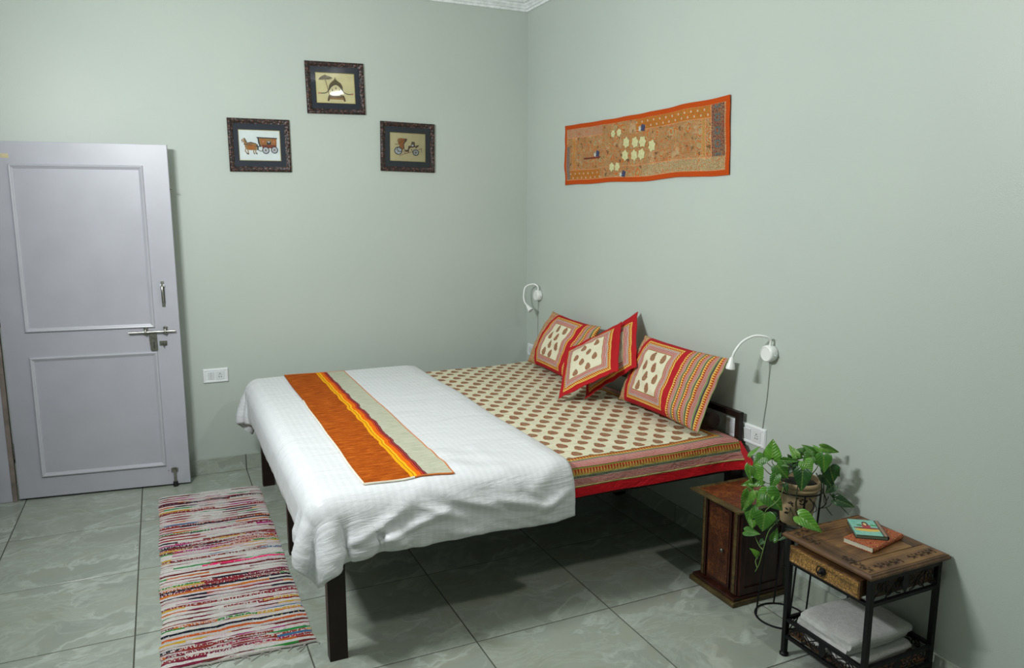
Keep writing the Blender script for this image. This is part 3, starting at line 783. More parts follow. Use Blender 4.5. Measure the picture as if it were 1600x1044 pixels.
sh = [('t', [(340, 500), (385, 478), (460, 468), (550, 490), (566, 540), (552, 600), (470, 606), (385, 600), (352, 560)]),
      ('t', [(292, 432), (335, 402), (352, 398), (372, 440), (392, 485), (360, 530), (335, 500), (335, 462), (302, 484)]),
      ('k', [(345, 398), (358, 400), (392, 470), (380, 480)]), ('w', stroke([(300, 470), (322, 450), (330, 415)], 9)), ('k', [(385, 478), (460, 464), (550, 486), (550, 496), (460, 480), (390, 488)]),
      ('k', stroke([(330, 505), (450, 515), (590, 540)], 9)), ('r', stroke([(440, 480), (440, 600)], 6)), ('o', [(400, 520), (520, 520), (520, 590), (400, 590)]),
      ('t', stroke([(365, 580), (350, 620), (390, 670)], 17)), ('t', stroke([(395, 590), (405, 640), (410, 672)], 16)), ('t', stroke([(505, 600), (495, 640), (512, 668)], 15)), ('t', stroke([(540, 595), (530, 640), (552, 668)], 16)),
      ('k', [(375, 655), (398, 655), (416, 684), (384, 676)]), ('k', [(540, 645), (556, 645), (564, 674), (546, 674)]), ('k', [(500, 652), (516, 652), (524, 672), (506, 672)]), ('k', stroke([(560, 500), (576, 560), (566, 600)], 20)),
      ('k', ringp((625, 572), 46, 11)), ('t', [(575, 392), (912, 398), (906, 530), (600, 532)]), ('r', [(640, 505), (906, 505), (900, 566), (655, 562)]), ('o', [(630, 405), (720, 405), (720, 492), (635, 492)]), ('o', [(825, 405), (902, 405), (900, 492), (825, 492)]),
      ('k', [(558, 376), (925, 384), (922, 402), (562, 394)]), ('k', [(575, 392), (600, 392), (612, 500), (640, 545), (610, 545), (585, 480)]), ('k', [(735, 502), (738, 460), (752, 432), (772, 462), (792, 432), (808, 460), (810, 502)]), ('w', [(748, 450), (756, 440), (772, 462), (788, 440), (796, 450), (772, 478)]),
      ('p', [(655, 440), (675, 432), (695, 445), (690, 465), (665, 467)]), ('p', [(845, 445), (865, 435), (882, 450), (875, 468), (850, 466)]),
      ('w', [(712+52*math.cos(2*PI*k/20), 602+52*math.sin(2*PI*k/20)) for k in range(20)]), ('w', [(866+50*math.cos(2*PI*k/20), 594+50*math.sin(2*PI*k/20)) for k in range(20)])]
for cx_, cy_, r_ in ((712, 602, 56), (866, 594, 54)):
    for k in range(4): sh.append(('b', stroke([(cx_-r_*math.cos(PI*k/4), cy_-r_*math.sin(PI*k/4)), (cx_+r_*math.cos(PI*k/4), cy_+r_*math.sin(PI*k/4))], 6)))
    sh.append(('k', ringp((cx_, cy_), r_, 14)))
picture('dark framed print of a horse drawing a covered wagon, leftmost of three', -1.809, 2.027, 0.360, 0.313, 0.4, 0, (245, 255, 975, 785), sh)
bow = spline([(240, 620), (310, 620), (375, 608), (425, 560), (470, 500), (540, 462), (610, 490), (660, 560), (710, 608), (775, 626), (850, 622)], 3)
sh = [('b', stroke([(366, 375), (392, 480), (430, 665)], 11)), ('g', [(243, 392), (272, 352), (310, 326), (358, 306), (366, 288), (374, 308), (430, 320), (470, 336), (497, 356), (440, 380), (366, 386), (300, 393)]),
      ('b', stroke([(250, 388), (370, 372), (490, 357)], 8)), ('b', stroke([(300, 390), (362, 312)], 5)), ('b', stroke([(430, 378), (372, 312)], 5)),
      ('g', [(412, 575), (424, 490), (455, 440), (495, 405), (530, 375), (542, 328), (553, 372), (590, 405), (640, 440), (668, 490), (680, 570), (650, 530), (610, 478), (545, 455), (480, 482), (440, 545)]),
      ('b', stroke([(440, 500), (500, 430), (545, 410), (600, 430), (655, 500)], 9)), ('k', stroke(bow, 14)), ('p', [(232, 606), (280, 608), (282, 632), (234, 634)]), ('p', [(808, 610), (855, 606), (855, 636), (810, 634)])]
for x, y in ((485, 560), (547, 528), (617, 560)): sh.append(('g', [(x, y-26), (x+11, y+4), (x+6, y+18), (x-7, y+18), (x-11, y+2)]))
sh += [('b', [(388, 752), (402, 690), (415, 655), (450, 636), (485, 655), (600, 660), (640, 634), (690, 655), (704, 700), (712, 752), (684, 754), (672, 722), (428, 722), (418, 754)]), ('t', [(425, 690), (680, 690), (676, 718), (430, 718)]), ('g', [(600, 665), (640, 640), (672, 662), (660, 684), (610, 686)]), ('g', [(425, 665), (450, 642), (478, 660), (470, 684), (430, 682)])]
picture('dark framed print of a parasol and arched throne, topmost of three', -1.338, 2.391, 0.3635, 0.312, 1.2, 1, (195, 265, 885, 790), sh)
sh = [('w', [(378+66*math.cos(2*PI*k/20), 590+72*math.sin(2*PI*k/20)) for k in range(20)]), ('k', ringp((405, 560), 46, 12)), ('o', [(362, 392), (378, 362), (420, 348), (546, 358), (536, 398), (500, 440), (486, 470), (494, 545), (458, 572), (412, 520), (382, 462)]),
      ('b', [(500, 352), (546, 358), (536, 398), (500, 440), (486, 470), (494, 545), (476, 560), (470, 450), (498, 400)]), ('b', stroke([(380, 455), (470, 385), (520, 362)], 8)), ('t', [(378, 372), (420, 355), (400, 420), (376, 430)]),
      ('b', stroke([(315, 465), (375, 470)], 9)), ('b', [(486, 545), (512, 570), (556, 560), (566, 490), (608, 486), (622, 446), (626, 405), (686, 408), (688, 460), (700, 500), (650, 520), (610, 520), (584, 545), (572, 602), (512, 605), (492, 580)]),
      ('g', [(632, 410), (682, 412), (682, 446), (630, 446)]), ('w', [(632, 460), (660, 458), (666, 486), (640, 500), (622, 486)]), ('b', [(690, 500), (722, 472), (770, 464), (750, 496), (705, 530)]),
      ('r', stroke([(395, 688), (470, 650), (625, 602)], 8)), ('r', stroke([(470, 590), (500, 630), (540, 632), (580, 600)], 9)), ('r', stroke([(750, 552), (815, 530)], 8)), ('b', stroke([(812, 520), (812, 605)], 7)), ('k', ringp((378, 590), 68, 15)),
      ('k', stroke([(624, 545), (640, 600), (680, 655)], 12)), ('w', [(704+48*math.cos(2*PI*k/20), 610+54*math.sin(2*PI*k/20)) for k in range(20)])]
for k in range(4): sh.append(('b', stroke([(704-50*math.cos(PI*k/4), 610-54*math.sin(PI*k/4)), (704+50*math.cos(PI*k/4), 610+54*math.sin(PI*k/4))], 7)))
for k in range(2): sh.append(('b', stroke([(378-60*math.cos(PI*k/2+.5), 590-66*math.sin(PI*k/2+.5)), (378+60*math.cos(PI*k/2+.5), 590+66*math.sin(PI*k/2+.5))], 5)))
sh.append(('k', ringp((704, 610), 54, 15)))
picture('dark framed print of an orange hooded two wheeled buggy, rightmost of three', -0.877, 2.047, 0.3675, 0.3145, -0.9, 2, (222, 248, 885, 785), sh)

# ------------------------------------------------------------------ wall hanging
def lerp(a, c, t): return a + (c-a)*t
TLc, TRc, BRc, BLc = (-0.562, 2.170), (-2.116, 2.164), (-2.133, 1.809), (-0.576, 1.797)
NU, NV = 110, 28; P = []; UVs = []
def tap_pt(s, t):
    y = lerp(lerp(BLc[0], TLc[0], t), lerp(BRc[0], TRc[0], t), s); z = lerp(lerp(BLc[1], TLc[1], t), lerp(BRc[1], TRc[1], t), s)
    nz = mnoise.noise(Vector((s*5.0, t*1.2, 3.3)))
    z += (-0.010*math.sin(PI*s) + 0.006*mnoise.noise(Vector((s*7, 0.0, 1.0))))*t + (1-t)*0.010*mnoise.noise(Vector((s*6.0+4, 0.5, 2.0)))
    y += 0.006*mnoise.noise(Vector((t*4, s*2, 9.0)))*(abs(s-0.5)*2)
    d = 0.006 + 0.006*(nz+0.4) + 0.004*mnoise.noise(Vector((s*14, t*5, 0.0)))
    return (-max(d, 0.0025), y, z)
for i in range(NU+1):
    s = i/NU; P.append([tap_pt(s, j/NV) for j in range(NV+1)]); UVs.append([(s*1.555, j/NV*0.37) for j in range(NV+1)])
tp = G().grid(P, UVs, flip=True)
back = [[(min(q[0]+0.0025, -0.0004), q[1], q[2]) for q in r] for r in P]
tp.grid(back, UVs)
tap = tp.build('wall_hanging', M_TAP, None, smooth=True, angle=80, normals=False)
tag(tap, 'orange bordered embroidered wall hanging above the pillows', 'wall hanging')
def applique(name, mat, u, v, poly, sc=1.0):
    """small stitched patch lying on the cloth"""
    g_ = G(); n = len(poly); top = []; bot = []
    for a, c in poly:
        x, y, z = tap_pt(min(max((u+a*sc)/1.555, 0), 1), min(max((v+c*sc)/0.37, 0), 1))
        top.append((x-0.0035, y, z)); bot.append((x-0.0004, y, z))
    x, y, z = tap_pt(u/1.555, v/0.37)
    g_.add(top + bot + [(x-0.0055, y, z)], [(i, (i+1) % n, 2*n) for i in range(n)] + [(n+i, n+(i+1) % n, (i+1) % n, i) for i in range(n)])
    return g_.build(name, mat, tap)
def petals(n, r0, r1, ph=0.0): return [((r1 if k % 2 == 0 else r0)*math.cos(PI*k/n+ph), (r1 if k % 2 == 0 else r0)*math.sin(PI*k/n+ph)) for k in range(2*n)]
def cloth_uv(X, Y):
    s = (X-120)/1375.0; top = 355 - 262*s; bot = 850 - 92*s; r = 1.345   # near/far depth ratio
    return s/(s + (1.0-s)/r)*1.555, (bot-Y)/(bot-top)*0.37
for X, Y, q in ((540, 405, .8), (590, 395, .8), (650, 480, 1.1), (722, 475, 1.1), (782, 468, 1.1), (858, 505, 1.15), (640, 590, 1.1), (715, 585, 1.1), (775, 575, 1.1), (525, 695, .95), (572, 690, .95)):
    u, v = cloth_uv(X, Y); applique('flower_patch', M_APPL, u, v, petals(6, 0.0180, 0.0240, 0.3 + X*0.1), q*1.25)
for X, Y in ((785, 350), (625, 748), (405, 578)):
    u, v = cloth_uv(X, Y)
    applique('pale_patch', M_APPLW, u-0.026, v-0.004, petals(5, 0.009, 0.019), 0.9)
    applique('blue_patch', M_APPLB, u, v, [(-.018, -.015), (.012, -.02), (.022, .012), (-.008, .022)], 0.95)
u, v = cloth_uv(360, 615); applique('maroon_bar', M_APPLR, u, v, [(-.10, -.004), (.085, -.005), (.09, .003), (-.10, .005)])

# ------------------------------------------------------------------ bed
bed = empty('bed', (-0.97, -1.34, 0.0), 'dark brown steel bed frame under the white duvet and printed sheet', 'bed')
def leg(x0, x1, y0, y1, top=0.47):
    g_ = G(); g_.box((x0, y0, 0.0), (x1, y1, top)); g_.build('leg', M_BEDSTEEL, bed, bevel=0.002)
for y0, y1 in ((-2.335, -2.288), (-1.378, -1.335), (-0.375, -0.330)):
    leg(-1.935, -1.868, y0, y1); leg(-0.085, -0.020, y0, y1)
for y0, y1 in ((-2.330, -2.300), (-0.375, -0.345)): box('side_rail', (-1.866, y0, 0.458), (-0.087, y1, 0.486), M_BEDSTEEL, bed)
for x0, x1 in ((-1.935, -1.897), (-0.065, -0.027)): box('end_rail', (x0, -2.286, 0.425), (x1, -0.377, 0.485), M_BEDSTEEL, bed)
for k in range(9):
    x = -1.83 + k*0.205
    box('slat', (x, -2.298, 0.468), (x+0.12, -0.380, 0.4855), M_BEDSTEEL, bed)
hb = G()
hb.box((-0.046, -2.326, 0.47), (-0.020, -2.298, 0.731)); hb.box((-0.046, -0.362, 0.47), (-0.020, -0.334, 0.731)); hb.box((-0.046, -2.298, 0.703), (-0.020, -0.362, 0.731))
hb.build('headboard', M_BEDSTEEL, bed, bevel=0.002)

mg = G(); mg.box((-1.945, -2.330, 0.487), (-0.055, -0.345, 0.604))
mat_ = mg.build('mattress', M_TICKING, None, bevel=0.03, seg=4)
tag(mat_, 'white mattress between the slats and the printed bedsheet', 'mattress')

# printed sheet: top, rounded edges, hanging hems
def sheet_profile(n_top):
    """(arc from near hem, y, z) down the near side, over the top and down the far side"""
    pr = []; a = 0.0
    for k in range(12): pr.append((0.108*k/12, -2.353 + 0.004*(k/12), 0.482 + (0.570-0.482)*k/12))
    R = 0.040
    for k in range(9):
        t = PI/2*k/8; pr.append((0.108 + R*t, -2.349 + R*(1-math.cos(t)), 0.570 + R*math.sin(t)))
    a0 = 0.108 + R*PI/2; y0 = -2.349 + R; y1 = -0.330 - R
    for k in range(1, n_top): pr.append((a0 + (y1-y0)*k/n_top, y0 + (y1-y0)*k/n_top, 0.610))
    a1 = a0 + (y1-y0)
    for k in range(9):
        t = PI/2*k/8; pr.append((a1 + R*t, y1 + R*math.sin(t), 0.570 + R*math.cos(t)))
    for k in range(1, 6): pr.append((a1 + R*PI/2 + 0.09*k/5, -0.330, 0.570 - 0.09*k/5))
    return pr
pr = sheet_profile(150); NX = 150
P = []; UVs = []
for i in range(NX+1):
    x = lerp(-1.955, -0.052, i/NX); row = []; ru = []
    for a, y, z in pr:
        top = min(max((z-0.585)/0.025, 0), 1); low = min(max((0.56-z)/0.078, 0), 1)
        w = mnoise.noise(Vector((x*4.5, y*4.5, 0.0)))*0.6 + mnoise.noise(Vector((x*9, y*16, 5.0)))*0.4
        zz = z + top*(0.006*w + 0.012*max(0, (x+0.45)/0.45)*min(1, (-0.05-x)/0.12+0.2))
        yy = y; xx = x
        near = 1 if y < -2.2 else (-1 if y > -0.45 else 0)
        yy -= near*low*(0.006*mnoise.noise(Vector((x*5, 0, 2.0))) + 0.004)
        if near == 1:
            zz += low*(0.006*mnoise.noise(Vector((x*3, 7, 2.0))) - 0.003)
            f = max(0.0, (x+0.20)/0.148)
            yy -= low*0.045*f*f; xx += (low*0.044 + (1-top)*0.012)*f
        row.append((xx, yy, zz)); ru.append((-0.052-x, a))
    P.append(row); UVs.append(ru)
# tuck down behind the head end
for dx, dz in ((0.012, -0.012), (0.016, -0.05)):
    row = [(p[0]+(dx if p[1] < -2.34 else dx*0.15), p[1], p[2]+dz) for p in P[NX]]; P.append(row); UVs.append([(u-0.02, v) for u, v in UVs[NX]])
sheet = G().grid(P, UVs).build('bedsheet', M_SHEET, None, smooth=True, angle=80)
hf = [[(lerp(-0.050, -0.046, s) + t*lerp(0.0, 0.036, s), -2.338 - 0.006*s - t*lerp(0.030, 0.058, s) - 0.008*math.sin(PI*s)*t, lerp(0.607, 0.600, s) - t*lerp(0.120, 0.098, s) - 0.004*math.sin(5*s)) for s in [k/8 for k in range(9)]] for t in [k/8 for k in range(9)]]
tag(G().grid(hf).build('hem_flap', plain('red_cotton_hem', '#a8101b', 0.85, 0.05, 40), sheet, smooth=True), 'plain red hem flaring out at the head corner')
tag(sheet, 'cream block printed cotton bedsheet with striped red hem on the bed', 'bedsheet')

# ---- cloth solver for the duvet -------------------------------------
def drape(p, stretch, box_c, box_h, rad, off, iters=340, sub=6):
    """p = flat starting positions (nu, nv, 3); stretch = extra length of the lengthwise threads"""
    nu, nv = p.shape[:2]
    flat = p.reshape(-1, 3).copy(); flat[:, 2] = 0
    sx = stretch.ravel(); q = p.copy(); cons = []
    def add(di, dj, st):
        for par in (0, 1):
            I, J = np.mgrid[0:nu-di, 0:nv-abs(dj)]
            I = I.ravel(); J = J.ravel()
            key = (I//max(di, 1)) % 2 if di else (J//max(dj, 1)) % 2
            m = key == par
            i0, j0 = I[m], J[m]
            if dj < 0: j0 = j0 - dj
            a, b_ = i0*nv+j0, (i0+di)*nv+(j0+dj)
            L = np.sqrt(((flat[a]-flat[b_])**2).sum(1))*1.012
            if di: L = L*(1 + 0.5*(sx[a]+sx[b_])*(1.0 if dj == 0 else 0.5))
            cons.append((a, b_, L, st))
    add(1, 0, 1.0); add(0, 1, 1.0); add(1, 1, 0.5); add(1, -1, 0.5); add(2, 0, 0.16); add(0, 2, 0.16)
    c = np.array(box_c); hb_ = np.array(box_h)
    fp = p.reshape(-1, 3); fq = q.reshape(-1, 3)
    for it in range(iters):
        vel = (fp - fq)*0.97; fq[:] = fp
        fp += vel; fp[:, 2] -= 0.00055
        for _ in range(sub):
            for a, b_, L, st in cons:
                d = fp[b_] - fp[a]; l = np.sqrt((d*d).sum(1)) + 1e-9
                k = (0.5*st*(l-L)/l)[:, None]*d
                fp[a] += k; fp[b_] -= k
        d = fp - c; e = np.abs(d) - (hb_ - rad)      # rounded box collision
        out = np.maximum(e, 0); lo = np.sqrt((out*out).sum(1)); ins = np.minimum(e.max(1), 0)
        sd = lo + ins - rad - off
        hit = sd < 0
        if hit.any():
            n = np.sign(d)*out; nl = np.sqrt((n*n).sum(1))
            deep = nl < 1e-6
            n[deep] = 0; n[deep, 2] = 1; nl[deep] = 1
            n /= nl[:, None]
            sdd = sd.copy(); sdd[deep] = (fp[deep, 2] - (c[2]+hb_[2]+off))
            fp[hit] -= n[hit]*np.minimum(sdd[hit], 0)[:, None]
            mv = fp[hit] - fq[hit]; nn = n[hit]; tang = mv - (mv*nn).sum(1)[:, None]*nn
            fp[hit] -= tang*0.55
    return fp.reshape(nu, nv, 3)
hstep = 0.0225
xh = -0.935; top_u = 1.055; half_v = 1.022
nu, nv = 57, 109
D0 = np.zeros((nu, nv, 3)); ST = np.zeros((nu, nv))
for i in range(nu):
    for j in range(nv):
        a, b_ = i/(nu-1), 2*j/(nv-1)-1
        near = max(0.0, min(1.0, (-b_-0.45)/0.5))        # towards the camera side
        of = 0.120 - 0.030*near + 0.012*mnoise.noise(Vector((b_*3.5, 1.0, 0.0)))
        on_ = (0.176 if b_ < 0 else 0.165) + 0.020*mnoise.noise(Vector((a*4.0, 5.0 if b_ < 0 else 9.0, 0.0)))
        fu, fv = top_u/(top_u+0.17), half_v/(half_v+0.21)
        u = a/fu*top_u if a < fu else top_u + (a-fu)/(1-fu)*of
        v = abs(b_)/fv*half_v if abs(b_) < fv else half_v + (abs(b_)-fv)/(1-fv)*on_
        ou, ov = max(0, (u-top_u)/of), max(0, (v-half_v)/on_)
        if ou > 0 and ov > 0:
            k = (max(ou, ov)/math.hypot(ou, ov))**0.3
            u = top_u + ou*of*k; v = half_v + ov*on_*k
        D0[i, j] = (xh - u + 0.014*mnoise.noise(Vector((0.0, b_*2.6, 3.0)))*(1-a), -1.340 + math.copysign(v, b_), 0.665 + 0.02*mnoise.noise(Vector((a*5, b_*9, 0.0))) + 0.012*mnoise.noise(Vector((a*14, b_*22, 4.0))))
        ST[i, j] = 0.030*max(0.0, (v-0.93)/0.30) + 0.006
D = drape(D0, ST, (-0.985, -1.340, 0.40), (0.985, 1.030, 0.222), 0.045, 0.019)
def upsample(A):
    """cubic refinement by two along both directions"""
    for ax in (0, 1):
        A = np.moveaxis(A, ax, 0); n = A.shape[0]; Bp = np.concatenate([2*A[:1]-A[1:2], A, 2*A[-1:]-A[-2:-1]])
        mid = (-Bp[:-3] + 9*Bp[1:-2] + 9*Bp[2:-1] - Bp[3:])/16
        O_ = np.empty((2*n-1,)+A.shape[1:]); O_[0::2] = A; O_[1::2] = mid; A = np.moveaxis(O_, 0, ax)
    return A
D = upsample(D)
nu, nv = D.shape[:2]
def normals_of(A):
    a = np.gradient(A, axis=0); b_ = np.gradient(A, axis=1); n = np.cross(b_, a); n /= np.linalg.norm(n, axis=2, keepdims=True)+1e-9
    return n
Nn = normals_of(D)
if Nn[nu//2, nv//2, 2] < 0: Nn = -Nn
ii, jj = np.mgrid[0:nu, 0:nv]
de = np.minimum(np.minimum(ii, nu-1-ii), np.minimum(jj, nv-1-jj))*hstep/2
th = 0.004 + 0.015*np.sqrt(np.clip(de/0.07, 0, 1))
wr = np.array([[mnoise.noise(Vector((i*0.045, j*0.012, 0.0)))*0.6 + mnoise.noise(Vector((i*0.03+9, j*0.07, 4.0)))*0.4 for j in range(nv)] for i in range(nu)])
side = np.clip((0.60 - D[..., 2])/0.05, 0, 1)
fold = np.zeros((nu, nv)); crease = np.zeros((nu, nv))
# pulled folds of the near side: (x, z) from, (x, z) to, height, width
CREASE = [(-1.90, 0.46, -1.58, 0.63, 0.022, 0.020), (-1.88, 0.44, -1.50, 0.55, 0.024, 0.018), (-1.84, 0.43, -1.62, 0.47, 0.018, 0.016), (-1.66, 0.61, -1.42, 0.50, 0.020, 0.018),
          (-1.56, 0.62, -1.28, 0.52, 0.022, 0.018), (-1.44, 0.65, -1.22, 0.58, 0.018, 0.016), (-1.30, 0.56, -1.06, 0.49, 0.020, 0.020), (-1.26, 0.64, -1.12, 0.55, 0.016, 0.016), (-1.14, 0.58, -1.00, 0.64, 0.022, 0.022), (-1.12, 0.48, -0.98, 0.54, 0.016, 0.018), (-1.74, 0.52, -1.66, 0.42, 0.018, 0.016), (-1.48, 0.46, -1.36, 0.43, 0.014, 0.014)]
for i in range(nu):
    for j in range(nv):
        x, y, z = D[i, j]
        if side[i, j] > 0:
            s_ = (x*0.75 + z*1.5) if y < -2.2 else (y*0.9 + z*0.8)
            r1 = 1 - abs(mnoise.noise(Vector((s_*6.5, x*1.6 + y*0.5, 0.0))))*2.2; r2 = 1 - abs(mnoise.noise(Vector((s_*13.0, x*3.0, 7.0))))*2.2
            fold[i, j] = (max(r1, 0)*0.008 + max(r2, 0)*0.004)*(1.0 if y < -2.2 and x > -1.85 else 0.3)
        if y < -2.05:
            for x0, z0, x1, z1, amp, wd in CREASE:
                ex, ez = x1-x0, z1-z0; q2 = ex*ex+ez*ez; t = ((x-x0)*ex+(z+0.25*(y+2.36)*0-z0)*ez)/q2
                tc = min(max(t, 0), 1); d2 = (x-x0-tc*ex)**2 + (z-z0-tc*ez)**2
                crease[i, j] += amp*math.exp(-d2/wd**2)*(0.35+0.65*math.sin(PI*min(max(tc, 0.05), 0.95)))
near_corner = np.clip(1 - np.hypot(D[..., 0]+1.46, D[..., 1]+2.30)/0.35, 0, 1)
fold = fold*side + crease*(0.35+0.65*side) + 0.005*near_corner*np.sin(40*(D[..., 0]*0.6 + D[..., 1]))*(1-side)
up = D + Nn*(th*1.0 + 0.004*wr + fold)[..., None]
dn = D - Nn*(th*0.75)[..., None]
UVd = [[(i*hstep/2, j*hstep/2) for j in range(nv)] for i in range(nu)]
dg = G(); dg.grid(up.tolist(), UVd); o_ = len(dg.v)
dg.grid(dn.tolist(), UVd, flip=True)
idx = [(i, 0) for i in range(nu)] + [(nu-1, j) for j in range(1, nv)] + [(i, nv-1) for i in range(nu-2, -1, -1)] + [(0, j) for j in range(nv-2, 0, -1)]
n_ = len(idx)
dg.add([tuple(up[i, j]) for i, j in idx] + [tuple(dn[i, j]) for i, j in idx], [(k, (k+1) % n_, n_+(k+1) % n_, n_+k) for k in range(n_)], 0, [UVd[i][j] for i, j in idx]*2)
duvet = dg.build('duvet', M_DUVET, None, smooth=True, angle=180)
bm = bmesh.new(); bm.from_mesh(duvet.data); bmesh.ops.remove_doubles(bm, verts=bm.verts, dist=0.0004); bm.to_mesh(duvet.data); bm.free()
duvet.data.polygons.foreach_set('use_smooth', [True]*len(duvet.data.polygons))
tag(duvet, 'white satin striped duvet spread over the foot half of the bed', 'duvet')

# ---- woven runner lying on the duvet ---------------------------------
fl = [tuple(p) for p in up.reshape(-1, 3)]; fc = [(i*nv+j, (i+1)*nv+j, (i+1)*nv+j+1, i*nv+j+1) for i in range(nu-1) for j in range(nv-1)]
tree = BVHTree.FromPolygons(fl, fc)
def duvet_z(x, y):
    h_ = tree.ray_cast(Vector((x, y, 2.0)), Vector((0, 0, -1)))
    return h_[0].z if h_[0] is not None else 0.62
RN = [(-1.780, -0.350), (-1.428, -0.375), (-1.446, -2.345), (-1.787, -2.330)]    # far-foot, far-head, near-head, near-foot
nu2, nv2 = 20, 90
def run_xy(s, t):
    x = lerp(lerp(RN[0][0], RN[1][0], s), lerp(RN[3][0], RN[2][0], s), t); y = lerp(lerp(RN[0][1], RN[3][1], t), lerp(RN[1][1], RN[2][1], t), s)
    x += 0.006*mnoise.noise(Vector((0.0, t*5, s)))
    return x, y
Zr = np.array([[duvet_z(*run_xy(i/nu2, j/nv2)) for j in range(nv2+1)] for i in range(nu2+1)])
for _ in range(2):
    Zs = Zr.copy(); Zs[1:-1, 1:-1] = np.maximum(Zr[1:-1, 1:-1], (Zr[:-2, 1:-1]+Zr[2:, 1:-1]+Zr[1:-1, :-2]+Zr[1:-1, 2:])/4); Zr = Zs
T = []; Bt = []; UVr = []
for i in range(nu2+1):
    T.append([]); Bt.append([]); UVr.append([])
    for j in range(nv2+1):
        x, y = run_xy(i/nu2, j/nv2); T[-1].append((x, y, Zr[i, j]+0.0065)); Bt[-1].append((x, y, Zr[i, j]+0.0025)); UVr[-1].append((i/nu2*0.36, j/nv2*1.96))
rg = G().grid(T, UVr).grid(Bt, UVr, flip=True)
run = rg.build('bed_runner', M_RUNNER, None, smooth=True, angle=60)
tag(run, 'rust orange and grey woven bed runner laid across the white duvet', 'bed runner')
edge = [T[0][j] for j in range(nv2+1)]; edge2 = [T[nu2][j] for j in range(nv2+1)]
endn = [T[i][nv2] for i in range(nu2+1)]; endf = [T[i][0] for i in range(nu2+1)]
dzl = lambda L_: [(p[0], p[1], p[2]-0.002) for p in L_]
G().tube(dzl(edge2), 0.0035, 6).build('piping', M_PIPING, run, smooth=True)
G().tube(dzl(endf), 0.0035, 6).build('piping', M_PIPING, run, smooth=True)
G().tube(dzl(endn[11:]), 0.0035, 6).build('piping', M_PIPING, run, smooth=True)
tag(G().tube(dzl(edge[30:]), 0.0038, 6).build('piping', M_PIPINGW, run, smooth=True), 'pale turned edge')
tag(G().tube(dzl(endn[:12]), 0.0042, 6).build('piping', M_PIPINGW, run, smooth=True), 'pale turned edge')

# ---- pillows and cushions ---------------------------------------------
def pillow(name, corners, T, mat, label, cat, group, flange=0.0, pinch=0.035, n=56, seed=0, ends=(0, 0), sag=0.0):
    """corners: top left, top right, bottom right, bottom left of the seam, seen from the front"""
    A, Bc, Cc, Dd = [np.array(c, float) for c in corners]
    ctr = (A+Bc+Cc+Dd)/4; U = ((Bc-A)+(Cc-Dd))/4; V = ((A-Dd)+(Bc-Cc))/4
    W, H = np.linalg.norm(U)*2, np.linalg.norm(V)*2; Uh = U/np.linalg.norm(U); Nh = np.cross(Uh, V/np.linalg.norm(V)); Nh /= np.linalg.norm(Nh); Vh = np.cross(Nh, Uh)
    F, Bk, UVf = [], [], []
    fx, fy = flange/(W/2), flange/(H/2)
    for i in range(n+1):
        a = -1+2*i/n; rf, rb, ru = [], [], []
        for j in range(n+1):
            b_ = -1+2*j/n
            ea = min(1.0, abs(a)/(1-max(fx, 1e-6))) if flange else abs(a); eb = min(1.0, abs(b_)/(1-max(fy, 1e-6))) if flange else abs(b_)
            if ends[1] and a > 0: ea = min(1.0, abs(a)/(1-ends[1]))
            t = (max(0, 1-ea**2.6)**0.55)*(max(0, 1-eb**2.6)**0.55)
            nz = mnoise.noise(Vector((a*2.2+seed, b_*2.2, seed*1.7))); n2 = mnoise.noise(Vector((a*5+seed, b_*5, 3.0)))
            px = a*(1 - pinch*(1-b_*b_)*abs(a)**3); py = b_*(1 - pinch*1.4*(1-a*a)*abs(b_)**3)
            wav = 0.010*mnoise.noise(Vector((a*3.1+seed, b_*3.1, 8.0)))*max(abs(a), abs(b_))**4
            base = ctr + Uh*px*W/2 + Vh*(py*H/2 - sag*(1-a*a)*(1+b_)/2) + Nh*wav
            f = T*0.5*t*(1 + 0.16*nz) + 0.006*n2*t**0.5
            rf.append(tuple(base + Nh*(f+0.0015))); rb.append(tuple(base - Nh*(T*0.42*t+0.0015))); ru.append(((a+1)/2*W, (b_+1)/2*H))
        F.append(rf); Bk.append(rb); UVf.append(ru)
    g_ = G().grid(F, UVf, flip=False).grid(Bk, UVf, flip=True)
    idx = [(i, 0) for i in range(n+1)] + [(n, j) for j in range(1, n+1)] + [(i, n) for i in range(n-1, -1, -1)] + [(0, j) for j in range(n-1, 0, -1)]; m = len(idx)
    g_.add([F[i][j] for i, j in idx] + [Bk[i][j] for i, j in idx], [(k, (k+1) % m, m+(k+1) % m, m+k) for k in range(m)], 0, [UVf[i][j] for i, j in idx]*2)
    ob = g_.build(name, mat, None, smooth=True, angle=180)
    bm = bmesh.new(); bm.from_mesh(ob.data); bmesh.ops.remove_doubles(bm, verts=bm.verts, dist=0.0002); bmesh.ops.recalc_face_normals(bm, faces=bm.faces); bm.to_mesh(ob.data); bm.free()
    return tag(ob, label, cat, group)
WR, HR = 0.6714, 0.3734
pillow('pillow', [(-0.0636, -1.589, 0.983), (-0.0667, -2.262, 0.972), (-0.2226, -2.261, 0.642), (-0.2216, -1.592, 0.642)], 0.155, pillow_mat('red_striped_print_pillowcase', WR, HR, 0.105, 0.415), 'red and cream printed pillow with striped end, by the right reading lamp', 'pillow', 'bed pillows', pinch=0.04, seed=2, ends=(0, 0.10))
pillow('pillow', [(-0.066, -0.540, 0.985), (-0.066, -1.145, 0.955), (-0.250, -1.130, 0.640), (-0.245, -0.520, 0.644)], 0.15, pillow_mat('red_print_pillowcase', 0.61, 0.375, 0.165, 0.47), 'red and cream printed pillow in the far corner behind the square cushions', 'pillow', 'bed pillows', pinch=0.05, seed=5)
WC = 0.385
